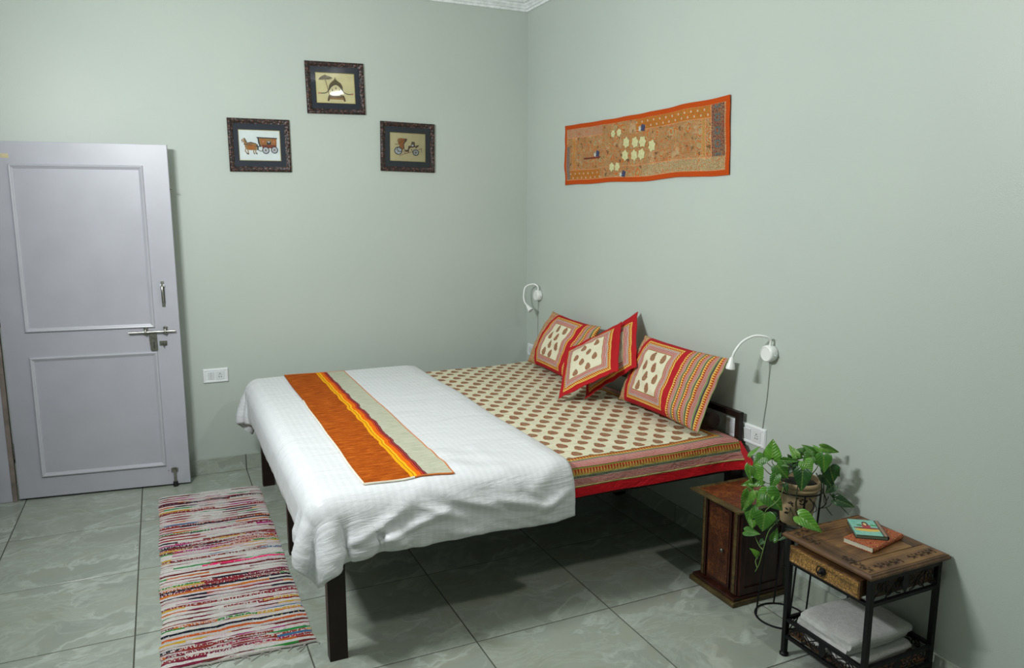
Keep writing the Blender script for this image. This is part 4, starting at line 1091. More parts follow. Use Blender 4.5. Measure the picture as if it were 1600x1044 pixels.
pillow('cushion', [(-0.303, -1.140, 0.838), (-0.112, -1.430, 1.034), (-0.298, -1.702, 0.828), (-0.487, -1.411, 0.632)], 0.072, cushion_mat('red_flanged_cushion_print', WC), 'red edged square cushion standing on its corner, in front of another', 'cushion', 'square cushions', flange=0.026, seed=8, pinch=0.03)
pillow('cushion', [(-0.178, -1.160, 0.856), (-0.030, -1.450, 1.076), (-0.215, -1.755, 0.862), (-0.338, -1.472, 0.636)], 0.048, cushion_mat('red_flanged_cushion_print_b', WC), 'red edged square cushion mostly hidden behind the front cushion', 'cushion', 'square cushions', flange=0.026, seed=11, pinch=0.03)
bg = G().lathe([(0.015, 0.0), (0.031, 0.003), (0.037, 0.012), (0.038, 0.28), (0.037, 0.548), (0.031, 0.557), (0.015, 0.56)], (-0.091, -2.215, 0.668), (0, 1, 0), 28)  # dark brown round-ended cylinder set behind the striped pillow
tag(bg.build('dark_roll', M_DARK_ROLL, None, smooth=True, angle=60), 'dark brown rounded shape behind the striped pillow at the headboard', 'dark_roll')

# ------------------------------------------------------------------ reading lamps
def reading_lamp(by, bz, pts, hd, cord_pts, label):
    root = empty('reading_lamp', (0.0, by, bz), label, 'lamp', 'gooseneck reading lamps at the bedhead')
    G().lathe([(0.030, 0.0), (0.036, 0.004), (0.038, 0.018), (0.037, 0.034), (0.034, 0.039), (0.030, 0.0405), (0.0295, 0.0385), (0.0, 0.0385)], (0.0, by, bz), (-1, 0, 0), 32).build('wall_base', M_LAMP, root, smooth=True)
    neck = spline(pts, 8)
    G().tube(neck, 0.0055, 10).build('gooseneck', M_LAMP, root, smooth=True)
    e = Vector(pts[-1]); ax = Vector(hd).normalized()
    h = G().lathe([(0.008, -0.006), (0.010, 0.0), (0.0125, 0.006), (0.014, 0.020), (0.0165, 0.024), (0.018, 0.034), (0.0195, 0.038), (0.0195, 0.046), (0.017, 0.047), (0.010, 0.040)], tuple(e), tuple(ax), 24).build('lamp_head', M_LAMP, root, smooth=True)
    G().lathe([(0.015, 0.0445), (0.015, 0.0455)], tuple(e), tuple(ax), 20).build('lens', M_PLASTIC2, h, smooth=True)
    G().lathe([(0.004, 0), (0.004, 0.004)], (-0.020, by-0.038, bz-0.004), (0, -1, 0), 10).build('switch_button', M_PLASTIC2, root, smooth=True)
    G().tube(spline(cord_pts, 6), 0.0019, 6).build('cord', M_CORD, root, smooth=True)
reading_lamp(-2.462, 1.030, [(-0.022, -2.468, 1.064), (-0.024, -2.470, 1.090), (-0.045, -2.462, 1.106), (-0.085, -2.436, 1.108), (-0.125, -2.410, 1.082), (-0.150, -2.394, 1.040), (-0.158, -2.384, 1.004)], (-0.1, 0.05, -1.0),
             [(-0.010, -2.458, 0.995), (-0.004, -2.452, 0.93), (-0.003, -2.446, 0.82), (-0.003, -2.436, 0.735), (-0.004, -2.430, 0.674)], 'white gooseneck reading lamp on the right wall above the potted plant')
reading_lamp(-0.222, 1.050, [(-0.022, -0.228, 1.084), (-0.025, -0.232, 1.112), (-0.045, -0.200, 1.128), (-0.080, -0.150, 1.105), (-0.100, -0.160, 1.050), (-0.105, -0.185, 1.005), (-0.100, -0.222, 0.978)], (0.15, -0.55, -0.45),
             [(-0.010, -0.214, 1.015), (-0.004, -0.196, 0.96), (-0.003, -0.190, 0.85), (-0.003, -0.190, 0.75), (-0.004, -0.192, 0.676)], 'white gooseneck reading lamp in the far corner above the left pillow')

# ------------------------------------------------------------------ small cabinet
cab = empty('small_cabinet', (-0.18, -2.513, 0.0), 'low dark red wooden cabinet with embossed door beside the plant stand', 'cabinet')
box('base', (-0.327, -2.658, 0.0), (-0.034, -2.367, 0.022), M_CABEDGE, cab, bevel=0.004)
box('base_step', (-0.317, -2.650, 0.022), (-0.038, -2.377, 0.036), M_CAB, cab, bevel=0.004)
box('body', (-0.288, -2.640, 0.036), (-0.045, -2.405, 0.412), M_CAB, cab, bevel=0.002)
tg = G()
tg.grid([[(x0, y0, z), (x1, y0, z), (x1, y1, z), (x0, y1, z)] for x0, x1, y0, y1, z in ((-0.295, -0.04, -2.645, -2.400, 0.410), (-0.330, -0.022, -2.672, -2.366, 0.420), (-0.337, -0.020, -2.678, -2.360, 0.424), (-0.337, -0.020, -2.678, -2.360, 0.431), (-0.330, -0.024, -2.672, -2.366, 0.434), (-0.306, -0.044, -2.650, -2.388, 0.433))], wrap=True)
tg.build('top_moulding', M_CABEDGE, cab, smooth=True, angle=30)
G().add([(-0.307, -2.651, 0.4335), (-0.043, -2.651, 0.4335), (-0.043, -2.387, 0.4335), (-0.307, -2.387, 0.4335)], [(0, 1, 2, 3)]).build('top_panel', M_CABTOP, cab)
for y0, y1 in ((-2.637, -2.604), (-2.436, -2.406)):
    g_ = G(); g_.box((-0.297, y0, 0.040), (-0.287, y1, 0.408)); p_ = g_.build('corner_post', M_CAB, cab, bevel=0.002)
    g_ = G(); g_.box((-0.301, y0+0.008, 0.045), (-0.296, y1-0.008, 0.404)); g_.build('gilt_strip', M_CABEDGE, p_, bevel=0.002)
dr = G(); dr.box((-0.297, -2.590, 0.050), (-0.287, -2.446, 0.398)); dr_ = dr.build('door', M_CAB, cab, bevel=0.002)
pa = G(); pa.add([(-0.2995, y, z) for y, z in ((-2.580, 0.066), (-2.456, 0.066), (-2.456, 0.370), (-2.462, 0.386), (-2.480, 0.382), (-2.518, 0.388), (-2.556, 0.382), (-2.574, 0.386), (-2.580, 0.370))], [tuple(range(9))])
pg_ = G(); pg_.prism([(-y, z) for y, z in ((-2.580, 0.064), (-2.456, 0.064), (-2.456, 0.372), (-2.464, 0.386), (-2.480, 0.380), (-2.518, 0.390), (-2.556, 0.380), (-2.572, 0.386), (-2.580, 0.372))], ((-0.296, 0, 0), (0, -1, 0), (0, 0, 1), (-1, 0, 0)), 0.0, 0.004)
pg_.build('door_panel', M_CABDOOR, dr_, bevel=0.001)
G().lathe([(0.003, 0), (0.003, 0.008), (0.008, 0.011), (0.009, 0.016), (0.006, 0.020)], (-0.300, -2.556, 0.214), (-1, 0, 0), 16).build('knob', M_DULL, dr_, smooth=True)
# framed side facing the camera
sf = G(); z0, z1 = 0.040, 0.408
for lo, hi in (((-0.286, -2.646, z0), (-0.262, -2.638, z1)), ((-0.072, -2.646, z0), (-0.047, -2.638, z1)), ((-0.262, -2.646, z0), (-0.072, -2.638, z0+0.03)), ((-0.262, -2.646, z1-0.03), (-0.072, -2.638, z1))): sf.box(lo, hi)
sf.build('side_frame', M_CAB, cab, bevel=0.0015)

# ------------------------------------------------------------------ plant stand, pot and pothos
PC = Vector((-0.158, -2.803, 0.0)); SCn = Vector((-0.190, -2.788, 0.0))
stand = empty('plant_stand', (SCn.x, SCn.y, 0.0), 'black wire plant stand with a floor ring, between cabinet and side table', 'plant stand')
def circ(c, r, z, n=40): return [(c.x + r*math.cos(2*PI*k/n), c.y + r*math.sin(2*PI*k/n), z) for k in range(n)]
G().tube(circ(SCn, 0.100, 0.004), 0.0038, 8, closed=True).build('floor_ring', M_IRON, stand, smooth=True)
G().tube(circ(PC, 0.094, 0.556), 0.0034, 8, closed=True).build('rim_ring', M_IRON, stand, smooth=True)
G().tube(circ(PC, 0.072, 0.412), 0.0032, 8, closed=True).build('support_ring', M_IRON, stand, smooth=True)
cr = G(); cr.tube([(PC.x-0.072, PC.y, 0.411), (PC.x+0.072, PC.y, 0.411)], 0.003, 6); cr.tube([(PC.x, PC.y-0.072, 0.411), (PC.x, PC.y+0.072, 0.411)], 0.003, 6)
cr.build('cross_bar', M_IRON, stand, smooth=True)
for k in range(4):
    a = math.radians(152 + 90*k); d = Vector((math.cos(a), math.sin(a), 0))
    G().tube([tuple(SCn + d*0.100 + Vector((0, 0, 0.004))), tuple((SCn+PC)/2 + d*0.097 + Vector((0, 0, 0.28))), tuple(PC + d*0.094 + Vector((0, 0, 0.556)))], 0.0036, 8).build('rod', M_IRON, stand, smooth=True)
for a0 in (-20, 250):
    a = math.radians(a0); d = Vector((math.cos(a), math.sin(a), 0)); t_ = Vector((-d.y, d.x, 0)); pts = []
    for k in range(15):
        s_ = k/14; pts.append(tuple(PC + d*(0.098 + 0.022*math.sin(s_*PI)) + Vector((0, 0, 0.550 - 0.085*s_)) + t_*0.012*math.sin(2*PI*s_)))
    G().tube(pts, 0.0026, 6).build('scroll', M_IRON, stand, smooth=True)
pot_root = empty('potted_pothos', (PC.x, PC.y, 0.414), 'trailing green pothos in a beige clay pot held by the wire stand', 'plant')
potp = [(0.054, 0.0), (0.060, 0.004), (0.064, 0.040), (0.070, 0.090), (0.076, 0.138), (0.078, 0.142), (0.084, 0.146), (0.086, 0.152), (0.083, 0.158), (0.087, 0.163), (0.090, 0.170), (0.090, 0.178), (0.086, 0.182), (0.081, 0.180), (0.078, 0.168), (0.074, 0.150)]
pot = G().lathe(potp, (PC.x, PC.y, 0.414), (0, 0, 1), 44).build('pot', M_POT, pot_root, smooth=True, angle=50)
def potR(z):
    h = z-0.414
    for (r0, h0), (r1, h1) in zip(potp[:5], potp[1:6]):
        if h0 <= h <= h1: return r0 + (r1-r0)*(h-h0)/(h1-h0)
    return 0.077
fd = math.atan2(-2.13, -2.24)
def on_pot(s, z, e=0.0014):
    r = potR(z)+e; a = fd + s/r
    return (PC.x + r*math.cos(a), PC.y + r*math.sin(a), z)
ink = G()
def blob(s, z, a, ang):
    n = 8; c, sn = math.cos(ang), math.sin(ang); pts = []
    for k in range(n):
        x = a*math.cos(2*PI*k/n); y = a*0.5*math.sin(2*PI*k/n); pts.append(on_pot(s + x*c - y*sn, z + x*sn + y*c))
    ink.add(pts, [tuple(range(n))])
for X, Y, A_, an in ((600, 375, 30, 1), (515, 375, 26, 2.4), (540, 350, 22, 0), (520, 418, 24, -.5), (400, 430, 26, .6), (360, 432, 26, -.3), (405, 460, 22, -.8), (570, 492, 28, .2), (520, 605, 22, .5), (325, 600, 34, .2), (320, 535, 26, -.5), (550, 420, 20, 1), (475, 330, 18, .5), (380, 410, 20, .2), (300, 605, 20, 1), (535, 595, 20, -.6)):
    blob((X-465)/10.44/358, 0.505 - (Y-460)/10.44/358, A_/10.44/358, an)
for L_ in ([(470, 330), (445, 400), (455, 520), (490, 640), (500, 720)], [(370, 500), (410, 570), (445, 640), (440, 700)], [(330, 600), (375, 570), (380, 500)], [(430, 640), (415, 660), (430, 700)]):
    st_ = stroke([((x-465)/10.44/358, 0.505-(y-460)/10.44/358) for x, y in L_], 0.0020); n = len(st_)//2
    ink.add([on_pot(s, z, 0.0013) for s, z in st_], [(k, k+1, 2*n-2-k, 2*n-1-k) for k in range(n-1)])
ink.build('vine_print', M_POTINK, pot, normals=False)
so = G().lathe([(0.077, 0.0), (0.06, 0.006), (0.03, 0.012), (0.0, 0.013)], (PC.x, PC.y, 0.574), (0, 0, 1), 28); so.build('soil', M_SOIL, pot_root, smooth=True)
LEAVES=[
(-0.171,-2.788,0.627,-0.181,-2.748,0.645,0.8,0,0.2),
(-0.205,-2.854,0.662,-0.206,-2.896,0.644,0.7,1,0.1),
(-0.242,-2.83,0.659,-0.269,-2.83,0.624,0.8,0,0.1),
(-0.144,-2.846,0.698,-0.181,-2.85,0.665,0.9,1,0.2),
(-0.145,-2.772,0.688,-0.119,-2.785,0.713,0.6,1,0.3),
(-0.118,-2.844,0.674,-0.09,-2.859,0.691,0.8,2,0.2),
(-0.18,-2.793,0.663,-0.189,-2.769,0.689,0.7,1,0.3),
(-0.361,-2.805,0.574,-0.366,-2.829,0.536,0.8,2,0.2),
(-0.376,-2.761,0.593,-0.367,-2.785,0.568,0.7,2,0.2),
(-0.124,-2.896,0.632,-0.115,-2.934,0.596,0.8,0,0.2),
(-0.357,-2.868,0.509,-0.357,-2.882,0.467,0.9,0,0.2),
(-0.34,-2.871,0.489,-0.339,-2.887,0.47,0.8,0,0.2),
(-0.263,-2.763,0.677,-0.257,-2.755,0.752,0.88,2,0),
(-0.342,-2.724,0.689,-0.306,-2.733,0.732,0.35,2,0.6),
(-0.321,-2.776,0.7,-0.359,-2.764,0.664,0.9,1,0),
(-0.364,-2.774,0.667,-0.355,-2.812,0.615,0.85,2,0.1),
(-0.383,-2.768,0.67,-0.385,-2.78,0.585,0.28,3,0.7),
(-0.342,-2.797,0.614,-0.4,-2.75,0.586,0.45,2,0.4),
(-0.298,-2.828,0.64,-0.326,-2.828,0.586,0.62,1,0.2),
(-0.286,-2.812,0.672,-0.262,-2.852,0.63,0.95,1,0),
(-0.235,-2.895,0.67,-0.256,-2.916,0.6,0.8,0,0),
(-0.274,-2.847,0.606,-0.276,-2.866,0.574,0.6,0,0.1),
(-0.392,-2.788,0.573,-0.419,-2.788,0.495,0.62,3,0.1),
(-0.351,-2.846,0.586,-0.387,-2.821,0.524,0.75,2,0.1),
(-0.365,-2.845,0.585,-0.336,-2.905,0.535,0.9,1,0),
(-0.375,-2.79,0.515,-0.403,-2.79,0.449,0.8,1,0.2),
(-0.378,-2.86,0.51,-0.396,-2.871,0.445,1.1,1,0),
(-0.386,-2.809,0.463,-0.396,-2.812,0.432,1.1,2,0.1),
(-0.351,-2.998,0.546,-0.314,-3.073,0.518,0.66,2,-0.1),
(-0.095,-2.926,0.542,-0.034,-2.976,0.524,0.58,0,0),
(-0.103,-2.932,0.603,-0.132,-2.917,0.57,0.8,0,0),
(-0.126,-2.923,0.678,-0.121,-2.942,0.621,1.05,0,0),
(-0.15,-2.912,0.725,-0.161,-2.93,0.664,0.85,1,0),
(-0.121,-2.87,0.738,-0.058,-2.907,0.72,0.42,3,0.5),
(-0.106,-2.856,0.708,-0.11,-2.824,0.739,0.5,2,0.3),
(-0.11,-2.838,0.703,-0.139,-2.793,0.729,0.5,1,0.3),
(-0.178,-2.81,0.688,-0.187,-2.771,0.727,0.55,3,0.2),
(-0.246,-2.781,0.677,-0.211,-2.847,0.688,0.35,1,0.5),
(-0.204,-2.87,0.694,-0.198,-2.906,0.66,1.1,2,0),
(-0.176,-2.782,0.687,-0.132,-2.801,0.675,0.6,1,0.4),
(-0.116,-2.803,0.708,-0.142,-2.79,0.685,0.8,1,0.2),
(-0.214,-2.772,0.665,-0.221,-2.75,0.682,0.7,1,0.2),
(-0.269,-2.815,0.679,-0.265,-2.849,0.675,0.5,1,0.5),
(-0.109,-2.824,0.679,-0.093,-2.826,0.712,0.7,2,0.2),
(-0.199,-2.831,0.682,-0.218,-2.826,0.655,0.8,0,0.2),
(-0.096,-2.838,0.657,-0.102,-2.818,0.672,0.7,0,0.2),
(-0.426,-2.81,0.426,-0.396,-2.856,0.429,0.75,1,0.2),
(-0.401,-2.822,0.468,-0.407,-2.829,0.442,0.85,2,0.2),
(-0.355,-2.871,0.471,-0.37,-2.868,0.442,0.8,0,0.2),
(-0.355,-2.885,0.404,-0.338,-2.888,0.45,0.6,1,0.2),
(-0.377,-2.862,0.399,-0.396,-2.856,0.382,0.8,0,0.2),
(-0.397,-2.855,0.335,-0.418,-2.847,0.368,0.75,2,0.5),
(-0.324,-2.917,0.425,-0.352,-2.902,0.411,0.45,0,0.4),
(-0.333,-2.894,0.42,-0.321,-2.892,0.435,0.6,0,0.3),
(-0.121,-2.884,0.631,-0.116,-2.904,0.601,0.8,0,0.1),
(-0.081,-2.912,0.654,-0.07,-2.924,0.629,0.7,0,0.2),
(-0.179,-2.78,0.622,-0.171,-2.759,0.655,0.8,0,0.2)
]
STEMS=[
[(-0.236,-2.807,0.611),(-0.274,-2.781,0.648),(-0.318,-2.749,0.693),(-0.342,-2.724,0.689)],
[(-0.242,-2.814,0.606),(-0.299,-2.798,0.63),(-0.33,-2.781,0.661),(-0.364,-2.774,0.667)],
[(-0.261,-2.824,0.604),(-0.324,-2.816,0.604),(-0.342,-2.797,0.614)],
[(-0.219,-2.81,0.617),(-0.258,-2.769,0.654),(-0.263,-2.763,0.677)],
[(-0.263,-2.836,0.601),(-0.339,-2.887,0.568),(-0.374,-2.865,0.526),(-0.378,-2.86,0.51)],
[(-0.321,-2.877,0.479),(-0.357,-2.882,0.462),(-0.375,-2.878,0.434),(-0.391,-2.875,0.369),(-0.406,-2.874,0.313),(-0.415,-2.865,0.281)],
[(-0.391,-2.875,0.369),(-0.395,-2.857,0.381),(-0.399,-2.838,0.409)],
[(-0.411,-2.87,0.298),(-0.408,-2.857,0.318),(-0.397,-2.855,0.335)],
[(-0.244,-2.886,0.615),(-0.246,-2.883,0.559),(-0.241,-2.888,0.496),(-0.246,-2.898,0.445)],
[(-0.151,-2.882,0.643),(-0.143,-2.905,0.606),(-0.134,-2.9,0.538),(-0.128,-2.892,0.5),(-0.106,-2.915,0.511),(-0.095,-2.926,0.542)],
[(-0.13,-2.904,0.603),(-0.118,-2.903,0.521)],
[(-0.106,-2.915,0.563),(-0.08,-2.928,0.528),(-0.04,-2.955,0.479)],
[(-0.116,-2.919,0.554),(-0.126,-2.909,0.51)],
[(-0.126,-2.836,0.612),(-0.125,-2.866,0.662),(-0.12,-2.871,0.711)],
[(-0.153,-2.807,0.606),(-0.204,-2.87,0.694)],
[(-0.158,-2.802,0.605),(-0.178,-2.81,0.688)],
[(-0.138,-2.823,0.609),(-0.119,-2.843,0.686),(-0.106,-2.856,0.708)],
[(-0.106,-2.901,0.502),(-0.081,-2.912,0.467)],
[(-0.159,-2.888,0.53),(-0.143,-2.89,0.494),(-0.15,-2.883,0.48)],
]
# heart-shaped leaf blades: base at the origin, tip along +Y
def leaf_mesh(curl, fold, nm):
    NL, NWd = 12, 4; rows = []
    prof = [(-0.13, 0.20), (-0.10, 0.34), (0.0, 0.46), (0.10, 0.50), (0.22, 0.495), (0.36, 0.45), (0.50, 0.375), (0.64, 0.285), (0.77, 0.19), (0.88, 0.10), (0.95, 0.045), (1.0, 0.0)]
    v = []; f = []
    for y, w in prof:
        for k in range(-NWd, NWd+1):
            s_ = k/NWd; x = w*s_
            yy = y + (0.13*(1-abs(s_)) if y < 0 else 0.0)
            yy = max(yy, 0.0) if abs(s_) < 0.2 and y < 0 else yy
            z = fold*abs(x) - curl*(yy**2) - 0.10*(abs(s_)**3)*w + 0.02*math.sin(yy*9)*abs(s_)
            v.append((x, yy, z))
    nw = 2*NWd+1
    for i in range(len(prof)-1):
        for k in range(nw-1): f.append((i*nw+k, i*nw+k+1, (i+1)*nw+k+1, (i+1)*nw+k))
    return v, f
LM = {}
cam_p = Vector((-2.4017, -4.9325, 1.6567))
rl = random.Random(5)
for bx_, by_, bz_, tx_, ty_, tz_, wr_, ci, tilt in LEAVES:
    b0, t0 = Vector((bx_, by_, bz_)), Vector((tx_, ty_, tz_))
    L_ = (t0-b0).length; yax = (t0-b0).normalized()
    nz_ = (cam_p-b0).normalized()*0.75 + Vector((-0.2, -0.15, 0.55)) + Vector((rl.uniform(-.25, .25), rl.uniform(-.25, .25), rl.uniform(-.1, .2)))
    nz_ = (nz_ - yax*nz_.dot(yax)).normalized(); xax = yax.cross(nz_).normalized()
    if tilt: 
        R_ = Matrix.Rotation(tilt*(1 if rl.random() < .5 else -1), 3, yax); xax = R_ @ xax; nz_ = R_ @ nz_
    key = (ci, rl.randrange(3))
    if key not in LM:
        v_, f_ = leaf_mesh((0.10, 0.22, 0.32)[key[1]], (0.12, 0.22, 0.34)[key[1]], 'leaf')
        me = bpy.data.meshes.new('leaf'); s0 = 0.075
        me.from_pydata([(x*s0, y*s0, z*s0) for x, y, z in v_], [], f_); me.materials.append(M_LEAF[ci]); me.polygons.foreach_set('use_smooth', [True]*len(f_)); me.update(); LM[key] = me
    o = bpy.data.objects.new('leaf', LM[key]); COL.objects.link(o); o.parent = pot_root
    sw = L_*wr_*1.08/0.98/0.075; sl = L_*1.06/0.075
    o.matrix_local = Matrix.Translation(b0 - Vector(ORG['potted_pothos'])) @ Matrix(((xax.x*sw, yax.x*sl, nz_.x*sl, 0), (xax.y*sw, yax.y*sl, nz_.y*sl, 0), (xax.z*sw, yax.z*sl, nz_.z*sl, 0), (0, 0, 0, 1)))
for k, s_ in enumerate(STEMS):
    pts = spline(s_, 6); n = len(pts)
    G().tube(pts, [0.0021 - 0.0008*i/n for i in range(n)], 6).build('stem', M_STEMD if k in (8, 9, 10, 11, 12, 17, 18) else M_STEM, pot_root, smooth=True)

# ------------------------------------------------------------------ side table
tb = empty('side_table', (-0.208, -3.168, 0.0), 'carved wooden side table with drawer on a black scrolled iron frame', 'table')
LG = [(-0.376, -2.996), (-0.376, -3.344), (-0.042, -2.992), (-0.042, -3.336)]
for x, y in LG:
    g_ = G().box((x-0.009, y-0.009, 0.012), (x+0.009, y+0.009, 0.466))
    l_ = g_.build('leg', M_IRON, tb, bevel=0.0015)
    G().lathe([(0.013, 0.0), (0.0165, 0.003), (0.0165, 0.009), (0.012, 0.014), (0.009, 0.016)], (x, y, 0.0), (0, 0, 1), 20).build('foot', M_IRON, l_, smooth=True)
for z, nm in ((0.457, 'top_rail'), (0.374, 'lower_rail'), (0.146, 'shelf_rail'), (0.080, 'bottom_rail')):
    for a, c in ((0, 1), (2, 3)):
        if nm == 'top_rail' and a == 0: continue
        x = LG[a][0]; box(nm, (x-0.007, LG[c][1]+0.009, z-0.006), (x+0.007, LG[a][1]-0.009, z+0.006), M_IRON, tb, bevel=0.001)
    for a, c in ((0, 2), (1, 3)):
        y = LG[a][1]; box(nm, (LG[a][0]+0.009, y-0.007, z-0.006), (LG[c][0]-0.009, y+0.007, z+0.006), M_IRON, tb, bevel=0.001)
# moulded top made of planks in a frame
X0_, X1_, Y0_, Y1_ = -0.398, -0.012, -3.360, -2.972
tg = G()
tg.grid([[(x0, y0, z), (x1, y0, z), (x1, y1, z), (x0, y1, z)] for x0, x1, y0, y1, z in [(X0_+i, X1_-i, Y0_+i, Y1_-i, z) for i, z in ((0.012, 0.463), (0.004, 0.467), (0.0, 0.472), (0.0, 0.478), (0.004, 0.481), (0.006, 0.485), (0.012, 0.486), (0.014, 0.4835))]], wrap=True)
tg.add([(X0_+.012, Y0_+.012, .463), (X1_-.012, Y0_+.012, .463), (X1_-.012, Y1_-.012, .463), (X0_+.012, Y1_-.012, .463)], [(0, 3, 2, 1)])
top = tg.build('tabletop', M_TABLEWOOD2, tb, smooth=True, angle=25)
xa, xb = X0_+0.014, X1_-0.014
cuts = [Y1_-0.0145, -3.036, -3.085, -3.262, Y0_+0.0145]
for k in range(4):
    y1_, y0_ = cuts[k], cuts[k+1]; hz = 0.4855 if k in (0, 3) else (0.4845 if k == 1 else 0.4865)
    if k in (0, 3): box('plank', (xa, y0_+0.0008, 0.474), (xb, y1_-0.0008, hz), M_TABLEWOOD, top, bevel=0.002)
    else:
        box('plank', (xa, y0_+0.0012, 0.474), (xa+0.066, y1_-0.0008, 0.4855), M_TABLEWOOD2, top, bevel=0.002)
        box('plank', (xa+0.0675, y0_+0.0012, 0.474), (xb-0.05, y1_-0.0008, hz), M_TABLEWOOD, top, bevel=0.0025)
        box('plank', (xb-0.0485, y0_+0.0012, 0.474), (xb, y1_-0.0008, 0.4855), M_TABLEWOOD2, top, bevel=0.002)
# shallow carved sprays on the top: fine raised curls of the same wood
cg = G()
def curl(cx, cy, r, a0, turns, z, sgn=1):
    pts = []
    for k in range(14):
        t = k/13; a = a0 + sgn*turns*2*PI*t; rr = r*(1-0.75*t); pts.append((cx + rr*math.cos(a), cy + rr*math.sin(a), z))
    cg.tube(pts, 0.0008, 5)
def vine(x0, y0, x1, y1, n):
    """a carved stem with curls to either side"""
    a, b_ = Vector((x0, y0, 0)), Vector((x1, y1, 0)); d = (b_-a).normalized(); p = Vector((-d.y, d.x, 0)); L_ = (b_-a).length
    cg.tube([tuple(a + d*L_*k/40 + p*0.005*math.sin(PI*n*k/40) + Vector((0, 0, 0.4862))) for k in range(41)], 0.0009, 5)
    for k in range(n):
        c_ = a + d*L_*(k+0.5)/n; sg = 1 if k % 2 == 0 else -1
        q = c_ + p*sg*0.004; curl(q.x, q.y, 0.0085, math.atan2(d.y, d.x) + sg*0.6, 1.15, 0.4862, sg)
        q = c_ - p*sg*0.011 + d*0.004; curl(q.x, q.y, 0.0050, math.atan2(d.y, d.x) + 2.0, 0.9, 0.4862, -sg)
vine(-0.362, -2.995, -0.362, -3.110, 6); vine(-0.362, -3.210, -0.362, -3.335, 7); vine(-0.330, -3.315, -0.205, -3.315, 7); vine(-0.165, -3.312, -0.040, -3.312, 7); vine(-0.335, -3.004, -0.250, -3.004, 5)
cg.build('carved_curls', plain('dark_carved_groove', '#20140b', 0.6), top, smooth=True)['kind'] = 'stuff'
# drawer
dw = G(); dw.box((-0.396, -3.318, 0.386), (-0.384, -3.012, 0.4485)); dwr = dw.build('drawer', M_TABLEWOOD, tb, bevel=0.002)
dpn = G(); fr_ = ((-0.396, -3.165, 0.417), (0, -1, 0), (0, 0, 1), (-1, 0, 0))
loops = []
for i, d in ((0.004, 0.0), (0.005, 0.003), (0.009, 0.004), (0.012, 0.001)):
    loops.append([tuple(Vector(fr_[0]) + Vector(fr_[1])*x + Vector(fr_[2])*z + Vector(fr_[3])*d) for x, z in ((-0.153+i, -0.031+i), (0.153-i, -0.031+i), (0.153-i, 0.031-i), (-0.153+i, 0.031-i))])
dpn.grid(loops, wrap=True); dpn.add(loops[-1], [(0, 1, 2, 3)]); dpn.build('drawer_front', M_CARVED, dwr, smooth=True, angle=25)
box('drawer_box', (-0.383, -3.310, 0.388), (-0.06, -3.020, 0.446), M_TABLEWOOD2, dwr, bevel=0)
pl_ = G().lathe([(0.014, 0), (0.014, 0.003), (0.009, 0.007), (0.006, 0.012), (0.008, 0.016), (0.004, 0.020)], (-0.397, -3.166, 0.416), (-1, 0, 0), 16).build('pull_rosette', M_IRON, dwr, smooth=True)
G().tube([(-0.411, -3.166 + 0.0150*math.cos(2*PI*k/24), 0.420 + 0.0170*math.sin(2*PI*k/24)) for k in range(24)], 0.0020, 6, closed=True).build('pull_ring', M_IRON, dwr, smooth=True)
box('side_panel', (-0.365, -3.328, 0.384), (-0.053, -3.318, 0.450), M_CARVED2, tb, bevel=0.001)
# iron scrolls between the rails
def scroll_panel(o, U, w, h, name='scroll_panel'):
    o, U = Vector(o), Vector(U); Z = Vector((0, 0, 1)); g_ = G(); r = 0.0024
    N = U.cross(Z)
    def M_(p): return [tuple(o + U*(x*w) + Z*(y*h)) for x, y in p]
    asp = w/h
    def spiral(cx, cy, R, a0, tn, sg):
        return [(cx + R*(1-0.8*k/19)*math.cos(a0+sg*tn*2*PI*k/19)/asp, cy + R*(1-0.8*k/19)*math.sin(a0+sg*tn*2*PI*k/19)) for k in range(20)]
    for m in (0, 1):
        fx = (lambda p: p) if m == 0 else (lambda p: [(1-x, y) for x, y in p])
        g_.tube(M_(fx(spiral(0.13, 0.62, 0.38, -0.6, 1.2, 1))), r, 6)
        g_.tube(M_(fx(spiral(0.24, 0.34, 0.33, 2.2, 1.1, -1))), r, 6)
        g_.tube(M_(fx(spline([(0.02, 0.05), (0.08, 0.45), (0.20, 0.90), (0.31, 0.62), (0.36, 0.2), (0.43, 0.1)], 5))), r, 6)
        g_.tube(M_(fx(spline([(0.20, 0.02), (0.30, 0.48), (0.42, 0.95)], 6))), r, 6)
        g_.tube(M_(fx(spiral(0.39, 0.55, 0.26, 0.4, 1.0, -1))), r, 6)
    lf = [(0.5, 0.02), (0.465, 0.25), (0.445, 0.55), (0.46, 0.80), (0.455, 0.98), (0.545, 0.98), (0.54, 0.80), (0.555, 0.55), (0.535, 0.25)]
    g_.prism([(x*w, y*h) for x, y in lf], (o, U, Z, N), -0.002, 0.002)
    g_.build(name, M_IRON, tb, smooth=True, angle=40)
scroll_panel((-0.367, -3.342, 0.380), (1, 0, 0), 0.316, 0.071)
scroll_panel((-0.378, -3.005, 0.086), (0, -1, 0), 0.330, 0.054)
scroll_panel((-0.367, -2.995, 0.086), (1, 0, 0), 0.316, 0.054)
scroll_panel((-0.367, -3.340, 0.086), (1, 0, 0), 0.316, 0.054)
scroll_panel((-0.042, -3.001, 0.086), (0, -1, 0), 0.326, 0.054)
sh_ = G(); sh_.box((-0.368, -3.335, 0.0865), (-0.050, -3.002, 0.0945)); sh_.build('shelf', M_CARVED2, tb, bevel=0.0015)

